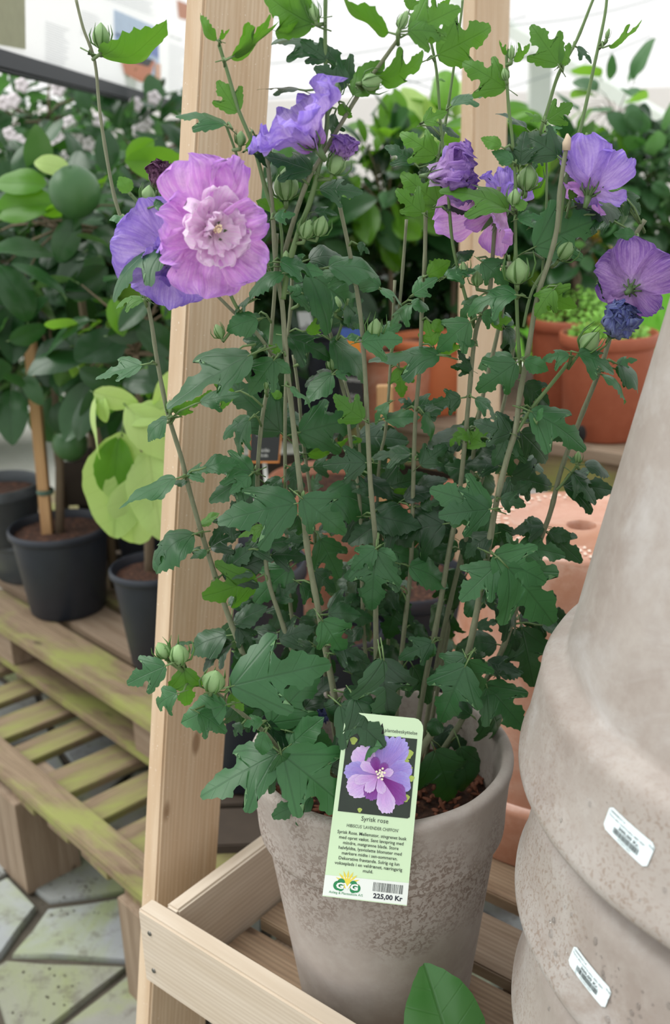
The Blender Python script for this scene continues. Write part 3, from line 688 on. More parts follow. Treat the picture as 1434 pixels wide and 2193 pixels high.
# ================================================================ BACKGROUND SHRUBS
def shrub(name, label, cat, centre, rad, n, size, mats, trunk=None, seed=1, meshes=None, group=None, stuff=0, up=.2, pot_par=None, stuffmat=None, twigs=14):
    r_ = random.Random(seed); t = pot_par or empty(name, (centre.x, centre.y, 0 if trunk is None else trunk[0].z), label, cat, group)
    if trunk:
        m = MB(); a, b, rr = trunk; m.tube([a, a+(b-a)*.5+Vector((.01, 0, 0)), b], [rr, rr*.85, rr*.6], 8)
        for _ in range(twigs):
            d = Vector((r_.gauss(0, 1), r_.gauss(0, 1), r_.gauss(.2, .8))).normalized(); q = centre+Vector((d.x*rad[0], d.y*rad[1], d.z*rad[2]))*.8
            s_ = b+(centre-b)*r_.uniform(0, .5); m.tube([s_, (s_+q)/2+Vector((0, 0, .02)), q], [rr*.3, rr*.2, rr*.1], 5)
        m.build('branches', simple('bark', srgb(110, 96, 76), .85, .2), t)
    for _ in range(n):
        d = Vector((r_.gauss(0, 1), r_.gauss(0, 1), r_.gauss(0, 1))).normalized(); q = r_.uniform(.35, 1)**.6
        p = centre+Vector((d.x*rad[0], d.y*rad[1], d.z*rad[2]))*q
        dirn = (d+Vector((r_.uniform(-.7, .7), r_.uniform(-.7, .7), r_.uniform(-.9, .3)+up))).normalized()
        s_ = size*r_.uniform(.6, 1.25); M = orient(p, p+dirn*s_, r_.uniform(-50, 50), UPV*1.0+Vector((r_.uniform(-.5, .5), -.5, 0)))
        leafobj(r_.choice(meshes or CM), M, r_.choice(mats), t)
    if stuff:
        m = MB()
        for _ in range(stuff):
            d = Vector((r_.gauss(0, 1), r_.gauss(0, 1), r_.gauss(0, 1))).normalized()*r_.uniform(.3, 1)
            p = centre+Vector((d.x*rad[0], d.y*rad[1]*1.0+rad[1]*.15, d.z*rad[2])); s_ = size*r_.uniform(.5, .9)
            a = Vector((r_.uniform(-1, 1), r_.uniform(-1, 1), r_.uniform(-.8, .6))).normalized(); b = a.cross(Vector((r_.uniform(-1, 1), r_.uniform(-1, 1), 1))).normalized()
            m.poly([p, p+a*s_*.35+b*s_*.22, p+a*s_, p+a*s_*.35-b*s_*.22], [(.5, 0), (.8, .4), (.5, 1), (.2, .4)])
        o = m.build('inner_leaves', stuffmat or mats[0], t, smooth=False); o['kind'] = 'stuff'
    return t
def fruit(px, py, Y, r_px, label, mat=None, nm='citrus_fruit'):
    p = UY(px, py, Y); r = r_px*(Y*cos(PITCH)+(CH-p.z)*sin(PITCH))/F
    pr_ = [(.001, -1), (.3, -.96), (.6, -.8), (.85, -.52), (.98, -.2), (1, .1), (.9, .45), (.68, .73), (.4, .92), (.15, .99), (.06, .965), (.05, 1.04), (.001, 1.05)]
    m = MB(); m.lathe([(a*r, b*r) for a, b in pr_], 32); o = m.build(nm, mat or FRUIT, None, Matrix.Translation(p) @ Matrix.Rotation(.4, 4, 'X'))
    tag(o, label, 'fruit'); return o
FRUIT = NT('green_citrus_peel'); _v = FRUIT.rcoord(); _g = FRUIT.noise(_v, 260, 2, .5); _h = FRUIT.noise(_v, 12, 3, .5); FRUIT.col(FRUIT.mix(_h, srgb(42, 84, 44), srgb(72, 116, 62))); FRUIT.setp(Roughness=.42); FRUIT.bump(_g, .3, .001); FRUIT = FRUIT.m
YFRUIT = simple('yellow_peel', srgb(224, 178, 40), .45, .1)
# citrus with square stake in the black pot, left
bpz = .43
bp1 = pot('black_pot', 'large black plastic pot on the mossy pallet holding the staked citrus', Vector((-.69, 2.42, bpz)), .125, .225, .095, BLACKPL, soil=.02, cat='plant pot', rimh=.02)
sa = UY(100, 1128, 2.42); sb = UY(88, 900, 2.42)
sk = board('wooden_stake', (sa.x, sa.y, bpz+.18), (sb.x, sb.y, sb.z+.25), (1, 0, 0), .026, .026, STAKE); tag(sk, 'square pale wooden stake standing in the large black pot', 'stake')
TIE = simple('green_tie', srgb(70, 96, 80), .6)
tp = UY(97, 1052, 2.42); m = MB(); m.lathe([(.020, -.006), (.022, 0), (.020, .006)], 16); o = m.build('plant_tie', TIE, sk, Matrix.Translation((tp.x, tp.y, tp.z)))
c1 = UY(110, 760, 2.45)
shrub('citrus_tree', 'low citrus with glossy grey-green leaves around the pale stake at the left', 'tree', c1, (.26, .2, .16), 95, .115, [CIT_D, CIT_D, FAR_G], (Vector((sa.x+.03, sa.y, bpz+.2)), c1, .012), 5)
fruit(150, 950, 2.40, 38, 'dark green citrus fruit hanging beside the wooden stake')
c2 = UY(60, 560, 2.75)
shrub('citrus_tree', 'citrus tree behind, filling the left edge with dark glossy leaves', 'tree', c2, (.42, .25, .30), 210, .12, [CIT_D, CIT_D, CIT_D, FAR_G], (Vector((c2.x, c2.y+.05, .43)), c2, .014), 11, stuff=500)
fruit(160, 411, 2.05, 55, 'large round dark green citrus fruit at the left, among pale young leaves')
c3 = UY(150, 470, 2.25)
shrub('citrus_tree', 'citrus branch with the big green fruit and pale young leaves', 'tree', c3+Vector((-.06, .1, -.06)), (.28, .14, .17), 60, .13, [CIT_D, CIT_D, FAR_G, CIT_D], (Vector((c3.x-.05, 2.5, .45)), c3, .012), 12)
ct3 = [o for o in COL.objects if o.name.startswith('citrus_tree')][-1]
def hand(parent, lst, Y, meshes, mats):
    for i, (bx, by, tx, ty, roll, mi) in enumerate(lst):
        a = UY(bx, by, Y); b = UY(tx, ty, Y-.02*(i % 3)); leafobj(meshes[i % len(meshes)], orient(a, b, roll, (O-a).normalized()), mats[mi], parent)
hand(ct3, [(100, 395, -20, 385, 25, 1), (120, 440, -30, 430, 30, 1), (150, 365, 75, 335, 20, 2), (90, 460, 240, 395, 60, 1), (215, 395, 110, 480, 50, 0), (170, 470, 100, 560, 20, 0), (180, 540, 110, 620, 30, 0), (140, 630, 230, 585, 20, 0), (60, 690, 20, 560, 20, 0), (20, 730, 100, 700, 20, 0)], 2.12, CM[:3], [CIT_D, CIT_B, CIT_P])
# the big bough of pale leaves hanging by the left post
c4 = UY(300, 900, 1.95)
ct4 = shrub('citrus_tree', 'citrus with large pale yellow-green leaves hanging beside the front timber post', 'tree', UY(300, 720, 2.1), (.17, .12, .22), 70, .12, [CIT_D, CIT_D, CIT_B], (Vector((-.43, 2.12, .45)), UY(290, 760, 2.1), .012), 14)
hand(ct4, [(262, 925, 240, 1170, 5, 1), (255, 935, 232, 1085, 12, 0), (318, 960, 345, 1165, 8, 1), (300, 1020, 258, 1195, 20, 2), (360, 870, 270, 905, 10, 2), (270, 870, 390, 985, 15, 2), (200, 840, 295, 865, 12, 1), (222, 850, 215, 905, 40, 1), (205, 850, 195, 985, 75, 1), (330, 870, 390, 800, 30, 2), (345, 990, 350, 1060, 60, 2)], 1.72, [CM[0], CM[1]], [CIT_B, CIT_P, CIT_P])
hand(ct4, [(330, 300, 262, 350, 10, 0), (400, 350, 265, 345, -5, 0), (370, 760, 300, 690, 10, 1), (230, 720, 330, 700, 20, 1), (170, 790, 250, 835, 35, 1), (320, 640, 250, 700, 40, 1), (360, 830, 255, 800, 30, 1), (240, 640, 262, 720, 10, 0), (330, 760, 350, 830, 20, 1)], 1.9, [CM[1], CM[4]], [CIT_B, CIT_D])
bp2 = pot('black_pot', 'narrow black pot standing behind the front timber post at the left', Vector((-.405, 2.10, .43)), .095, .235, .065, BLACKPL, soil=.02, rimh=.018)
bp3 = pot('grey_pot', 'dark grey glazed pot at the left edge below the citrus leaves', Vector((-.90, 2.62, .55)), .12, .16, .09, DKGREY, soil=.03, rimh=.03)
bp4 = pot('black_pot', 'low black pot with a blue-grey rim behind the big black pot at the left edge', Vector((-.84, 2.68, .43)), .13, .12, .11, DKGREY, soil=.04, rimh=.02)
bp5 = pot('black_pot', 'black pot in the shade behind the wooden stake', Vector((-.50, 2.70, .43)), .12, .20, .10, BLACKPL, soil=.03)
bp6 = pot('black_pot', 'black pot in the shade deep behind the narrow pot', Vector((-.30, 2.48, .43)), .12, .22, .10, BLACKPL, soil=.03)
# far left shrubs below the banner
cf = UY(110, 260, 3.6); shrub('flowering_shrub', 'blurred shrub with small pale flowers right under the banner rail', 'shrub', UY(60, 270, 3.7), (.62, .35, .20), 230, .11, [FAR_G, FAR_G, CIT_D], (Vector((cf.x, 3.7, 0)), cf, .02), 31, stuff=500)
shrub('flowering_shrub', 'blurred pale green shrub between the banner rail and the front post', 'shrub', UY(300, 330, 3.4), (.34, .3, .16), 120, .10, [FAR_G, CIT_D], (Vector((-.6, 3.4, 0)), UY(300, 380, 3.4), .02), 33, stuff=250)
rr_ = random.Random(8)
PALEF = simple('pale_blossom', srgb(236, 226, 230), .6); 
for k in range(24):
    p = UY(rr_.uniform(0, 330), rr_.uniform(170, 360), 3.3); m = MB()
    for j in range(5): a = 2*pi*j/5; m.ell((.012*cos(a), 0, .012*sin(a)), (.011, .004, .011), 6, 4)
    o = m.build('blossom', PALEF, bpy.data.objects['flowering_shrub'], Matrix.Translation(p))
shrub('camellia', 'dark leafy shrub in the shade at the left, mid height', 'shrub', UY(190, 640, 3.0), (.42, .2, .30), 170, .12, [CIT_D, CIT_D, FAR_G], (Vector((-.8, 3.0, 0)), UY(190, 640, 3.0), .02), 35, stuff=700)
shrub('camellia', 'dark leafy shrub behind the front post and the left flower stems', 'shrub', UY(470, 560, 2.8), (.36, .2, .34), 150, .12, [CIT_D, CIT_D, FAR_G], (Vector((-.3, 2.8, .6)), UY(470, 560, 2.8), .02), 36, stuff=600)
# centre and right
shrub('leafy_tree', 'bright green leafy tree blurred behind the middle of the shrub', 'tree', UY(815, 385, 2.9), (.13, .12, .17), 110, .11, [CIT_B, FAR_G, CIT_B, CIT_D], (Vector((.17, 2.9, BZ)), UY(830, 480, 2.9), .010), 41)
shrub('leafy_tree', 'tree with large yellow-green leaves behind the rear post', 'tree', UY(965, 310, 3.0), (.12, .10, .10), 50, .15, [CIT_B, CIT_B, CIT_P], (Vector((.33, 3.0, 0)), UY(975, 400, 3.0), .012), 42)
shrub('leafy_tree', 'low tree with broad green leaves right of the rear post', 'tree', UY(1150, 430, 2.9), (.15, .10, .15), 80, .14, [CIT_B, CIT_D, CIT_D], (Vector((.6, 2.9, BZ)), UY(1165, 480, 2.9), .012), 43)
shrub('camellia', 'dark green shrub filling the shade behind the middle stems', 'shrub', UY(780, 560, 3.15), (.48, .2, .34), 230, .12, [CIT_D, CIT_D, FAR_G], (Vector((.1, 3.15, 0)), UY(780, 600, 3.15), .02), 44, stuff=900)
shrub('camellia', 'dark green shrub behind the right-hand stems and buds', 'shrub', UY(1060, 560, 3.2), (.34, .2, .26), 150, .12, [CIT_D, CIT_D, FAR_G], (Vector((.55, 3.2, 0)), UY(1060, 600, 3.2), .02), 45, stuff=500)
shrub('leafy_tree', 'blurred grey-green tree at the right edge above the purple flower', 'tree', UY(1385, 420, 3.3), (.20, .2, .22), 240, .10, [FAR_G, FAR_G, CIT_D], (Vector((1.0, 3.3, 0)), UY(1345, 420, 3.3), .015), 46, stuff=400)
shrub('leafy_tree', 'small blurred sprig of tree leaves at the upper right', 'tree', UY(1310, 230, 3.3), (.12, .1, .11), 26, .11, [FAR_G, CIT_B], (Vector((.93, 3.3, .9)), UY(1320, 260, 3.3), .006), 47)
shrub('lemon_tree', 'small lemon tree with dark leaves behind the terracotta pots', 'tree', UY(1245, 540, 2.78), (.13, .10, .11), 60, .09, [CIT_D, CIT_D, FAR_G], (Vector((tp2.location.x+.0, 2.7, BZ+.3)), UY(1230, 560, 2.75), .008), 48)
for k, (x, y, r) in enumerate(((1292, 548, 24), (1318, 570, 20), (1278, 510, 16))):
    fruit(x, y, 2.9, r, ('ripe yellow lemon right of the small trunk', 'yellow lemon half behind the purple flower', 'smallest yellow lemon, uppermost of the three')[k], YFRUIT)
# hedge and lawn strip far behind on the right, and a long dark hedge closing the view
LAWN = simple('lawn_green', srgb(128, 190, 70), .9, .2)
m = MB(); r_ = random.Random(77)
for _ in range(5200):
    p = Vector((r_.uniform(.75, 2.3), r_.uniform(3.9, 5.6), 0.72)); hh = r_.uniform(.05, .12); dx = r_.uniform(-.03, .03)
    m.poly([p-Vector((.008, 0, 0)), p+Vector((.008, 0, 0)), p+Vector((dx, r_.uniform(-.03, .03), hh))])
lawn = m.build('green_seedlings', LAWN, smooth=False); tag(lawn, 'bright green tray of seedlings on the far table at the right', 'seedlings', kind='stuff')
tb = empty('far_table', (1.5, 4.7, 0), 'pale table far behind, under the bright green seedlings', 'table')
board('table_top', (.7, 4.75, .70), (2.4, 4.75, .70), (0, 1, 0), 1.8, .04, PALE, tb)
for x_, y_ in ((.8, 4.0), (2.3, 4.0), (.8, 5.5), (2.3, 5.5)): board('leg', (x_, y_, 0), (x_, y_, .68), (1, 0, 0), .06, .06, PALE, tb)
for (X, Y, Z, rx, rz, sd2, nm, lab) in ((-2.2, 5.6, .75, 1.0, .75, 91, 'hedge', 'broad dark hedge far behind at the left'), (-.2, 5.8, .7, 1.0, .68, 92, 'hedge', 'broad dark hedge far behind the middle'), (1.15, 6.4, .62, .6, .6, 93, 'hedge', 'green hedge far behind the seedling table'), (2.9, 5.2, .75, .8, .8, 94, 'hedge', 'pale green hedge far behind at the right edge')):
    shrub(nm, lab, 'hedge', Vector((X, Y, Z)), (rx, .5, rz), 120, .16, [FAR_G, CIT_D], (Vector((X, Y, 0)), Vector((X, Y, Z)), .03), sd2, stuff=2600, twigs=6)
# purple-pink blossoms far behind
MAG = simple('magenta_blossom', srgb(214, 110, 190), .6)
# ---------------------------------------------------------------- black nursery pots with tags on the bench, middle
p = UY(705, 745, 2.62)
nb1 = pot('black_pot', 'square-shouldered black nursery pot on the bench, white price strip on its side', Vector((p.x-.02, 2.78, BZ)), .115, .24, .09, BLACKPL, soil=.02)
nb2 = pot('black_pot', 'black nursery pot on the bench left of the tagged one', Vector((p.x-.25, 2.95, BZ)), .12, .24, .09, BLACKPL, soil=.02)
def tagcard(name, label, cs, Ys, mat, cat='plant tag'):
    P4 = [UY(x, y, Yv) for (x, y), Yv in zip(cs, Ys)]
    nrm = (P4[1]-P4[0]).cross(P4[3]-P4[0]).normalized()
    if nrm.y > 0: nrm = -nrm
    def fn(u, v, h): return (P4[0]*(1-u)+P4[1]*u)*v+(P4[3]*(1-u)+P4[2]*u)*(1-v)+nrm*h
    m = MB(); rows = [[], []]
    loop = [(0, 0)]+[(1, 0)]+[(1-.12+.12*sin(t*pi/8), 1-.06+.06*cos(t*pi/8)) for t in (4, 3, 2, 1, 0)]+[(.12-.12*sin(t*pi/8), 1-.06+.06*cos(t*pi/8)) for t in (0, 1, 2, 3, 4)]
    front = [fn(u, v, 0) for u, v in loop]; back = [fn(u, v, -.0006) for u, v in loop]
    m.quadgrid([back, front], closed=True); m.poly(front, loop); m.poly(list(reversed(back)), list(reversed(loop)))
    o = m.build(name, mat, smooth=False)
    if label: tag(o, label, cat)
    return o, Print(fn)
CARDB = simple('black_card', srgb(30, 34, 34), .5)
CARDW = simple('card_white_ink', srgb(214, 216, 210), .6)
o1, q = tagcard('plant_tag', 'black plant tag with an orange fruit picture, white lettering ending in rancio', ((728, 690), (776, 690), (778, 868), (728, 862)), (2.55, 2.55, 2.54, 2.54), CARDB)
_a = UY(752, 860, 2.545); _m = MB(); _m.tube([_a, Vector((_a.x, 2.545, BZ-.001))], .003, 6); _m.build('tag_stick', CARDB, o1)
q.poly([(0.0, .42), (1, .42), (1, 1-.07), (0, 1-.07)], simple('tag_sky', srgb(64, 96, 170), .5, .2), o1, 'picture')
q.poly([(.2+.38+.36*cos(t*pi/8), .68+.16*sin(t*pi/8)) for t in range(16)], simple('tag_orange', srgb(226, 140, 44), .5), o1, 'picture', .0006)
q.text('Arancio', .5, .28, .09, CARDW, o1, width=.8, name='lettering'); q.text('Sicilia', .62, .08, .07, CARDW, o1, width=.4); q.text('Verde', .62, .02, .06, CARDW, o1, width=.4)
o2, q = tagcard('plant_tag', 'black plant tag with a thin orange edge, reading Sicilia Verde, behind the front post', ((537, 920), (602, 920), (596, 988), (534, 988)), (1.85, 1.85, 1.83, 1.83), CARDB)
q.text('Arancio', .5, .80, .17, CARDW, o2, width=.6); q.text('Sicilia', .48, .30, .15, CARDW, o2, width=.36); q.text('Verde', .46, .14, .15, CARDW, o2, width=.32)
q.rects([(-.03, -.04, .0, .9), (1.0, -.04, 1.03, .9), (-.03, -.05, 1.03, -.0)], simple('tag_edge', srgb(214, 134, 60), .5), o2, 'orange_edge')
m = MB(); a = UY(566, 985, 1.84); m.tube([a, Vector((a.x+.01, 1.86, DECK))], .004, 6); m.build('tag_stick', CARDW, o2)
o3, q = tagcard('price_strip', 'white barcode strip on the black nursery pot, tilted', ((636, 668), (664, 668), (672, 702), (644, 712)), (2.655, 2.655, 2.663, 2.663), simple('strip_paper', srgb(220, 226, 228), .5), 'label')
q.text('PM 001 ONE.', .62, .15, .20, INK, o3, rot=pi/2, width=None, sx=.5); q.rects(barcode(9, .05, .95, .05, .25, 12), INK, o3, 'barcode')
# below the bench: black pot with soil, stake, low terracotta pot and a dark crate wall
nb3 = pot('black_pot', 'black pot full of crumbly soil seen between the stems below the bench', Vector((.135, 1.86, DECK-.06)), .13, .26, .10, BLACKPL, soil=.015, cat='plant pot')
nb3.location.z -= 0
LSH = simple('shaded_shelf_wood', srgb(58, 48, 38), .85, .25)  # near-black tone paints in the shade behind the crate
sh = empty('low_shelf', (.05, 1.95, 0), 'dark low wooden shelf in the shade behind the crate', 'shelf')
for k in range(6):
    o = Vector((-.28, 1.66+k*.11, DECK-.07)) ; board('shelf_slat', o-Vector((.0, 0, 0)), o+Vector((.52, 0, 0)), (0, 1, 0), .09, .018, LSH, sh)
for k in (-1, -2):  # front slats added to keep the gap beside the post dark
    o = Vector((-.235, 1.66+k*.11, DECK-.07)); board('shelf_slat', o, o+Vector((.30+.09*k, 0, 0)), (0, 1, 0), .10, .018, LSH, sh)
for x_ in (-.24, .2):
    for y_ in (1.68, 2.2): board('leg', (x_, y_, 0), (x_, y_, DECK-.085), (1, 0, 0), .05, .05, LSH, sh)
a = UY(826, 1100, 1.86); b = UY(826, 960, 1.86)
o = board('wooden_stake', (a.x, a.y, a.z-.05), (b.x, b.y, b.z+.12), (1, 0, 0), .03, .022, STAKE); tag(o, 'flat pale stake standing in the black pot below the bench', 'stake')
lt = pot('terracotta_pot', 'low terracotta pot in the shade below the bench, right of the soil-filled black pot', Vector((.27, 2.2, .62)), .12, .16, .10, TERRA, soil=.03)
st_ = board('shelf_board', Vector((.1, 2.22, .60)), Vector((.5, 2.22, .60)), (0, 1, 0), .3, .02, LSH, sh)
lt.location.z = .61
tb2 = pot('terracotta_pot', 'brown clay pot standing in the shade under the bench, left of the stake', Vector((-.02, 2.2, DECK-.055)), .13, .36, .11, TERRA, soil=.03)
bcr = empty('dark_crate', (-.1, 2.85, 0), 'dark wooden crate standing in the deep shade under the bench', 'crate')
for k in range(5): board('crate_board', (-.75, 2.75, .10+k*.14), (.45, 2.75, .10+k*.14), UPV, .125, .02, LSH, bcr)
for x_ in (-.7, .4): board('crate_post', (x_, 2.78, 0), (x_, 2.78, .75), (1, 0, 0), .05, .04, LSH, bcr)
nb6 = pot('black_pot', 'tall black pot in the dark gap between the front post and the flower pot', Vector((-.17, 1.62, DECK-.06+.0)), .12, .40, .10, BLACKPL, soil=.03)
nb7 = pot('black_pot', 'black pot in the gap right of the tall one, behind the stems', Vector((.0, 1.72, DECK-.06)), .085, .22, .07, BLACKPL, soil=.03)
# ================================================================ THE POTTED HIBISCUS
HC = Vector((.042, 1.016, DECK))
hib = empty('potted_hibiscus', HC, 'tall flowering shrub with lilac blooms in a grey clay pot, plant card hanging in front', 'plant')
prof = [(0, 0), (.095, 0), (.101, .004), (.1035, .012)]
prof += [(.1035+(.1335-.1035)*t, .012+(.246-.012)*t) for t in (.25, .5, .75, 1)]
prof += [(.1385, .248), (.1415, .253), (.1425, .262), (.1435, .28), (.1465, .315), (.1485, .328), (.150, .333), (.1505, .338), (.149, .342), (.1455, .344), (.1395, .344), (.1375, .342), (.1365, .338), (.130, .30), (.126, .27), (.124, .24)]
HG = NT('grey_clay_pitted'); v = HG.coord('Object', (1, 1, 1)); g = HG.noise(v, 9, 6, .65, .3); f = HG.noise(v, 170, 4, .6); h = HG.noise(v, 45, 5, .65)
c = HG.mix(HG.ramp(g, [(.35, B4), (.65, W4)]), srgb(172, 162, 154), srgb(158, 148, 140)); c = HG.mix(HG.ramp(h, [(.45, B4), (.75, (.5, .5, .5, 1))]), c, srgb(184, 177, 171))
s = HG.n('SeparateXYZ'); HG.l(v, s.inputs[0])
sp = HG.noise(v, 200, 3, .6, .8); pt_ = HG.noise(HG.coord('Object', (8, 8, 5)), 1.0, 4, .6)
zone = HG.math('ADD', HG.ramp(s.outputs[2], [(.10, B4), (.17, (.42, .42, .42, 1)), (.24, (.5, .5, .5, 1)), (.33, (.38, .38, .38, 1))]), HG.math('MULTIPLY', pt_, .62))
k = HG.math('MULTIPLY', HG.ramp(sp, [(.49, B4), (.54, W4)]), HG.ramp(zone, [(.66, B4), (.80, W4)]))
c = HG.mix(HG.math('MULTIPLY', k, .72), c, srgb(112, 94, 82)); HG.col(c); HG.setp(Roughness=.85); HG.bump(HG.mix(.5, f, h), .3, .0015)
m = MB(); m.lathe(prof, 128, (0, 0, 0), .0008); o = link('pot_body', m.mesh('pot_body', True, [HG.m]), hib, Matrix.Translation(HC)); sharp(o, 55); o['label'] = 'grey clay pot with brown pitting on its wall'
SZ = DECK+.272
m = MB(); rows = []
for i in range(14):
    q = .131*(13-i)/13; rows.append([(HC.x+q*cos(a), HC.y+q*sin(a), SZ+.010*noise.noise(Vector((q*cos(a)*38, q*sin(a)*38, 5)))) for a in [2*pi*kk/48 for kk in range(48)]])
m.quadgrid(rows, closed=True); m.build('soil', SOIL, hib)
r_ = random.Random(5); m = MB()
for _ in range(420):
    a = r_.uniform(0, 2*pi); q = .126*math.sqrt(r_.random()); d = Vector((r_.uniform(-1, 1), r_.uniform(-1, 1), r_.uniform(-.3, .5))).normalized()
    m.ell((HC.x+q*cos(a), HC.y+q*sin(a), SZ+.006), (r_.uniform(.002, .004), r_.uniform(.003, .009), .0015), 6, 4, d.to_track_quat('Y', 'Z').to_matrix())
o = m.build('bark_chips', BARK, hib); o['kind'] = 'stuff'
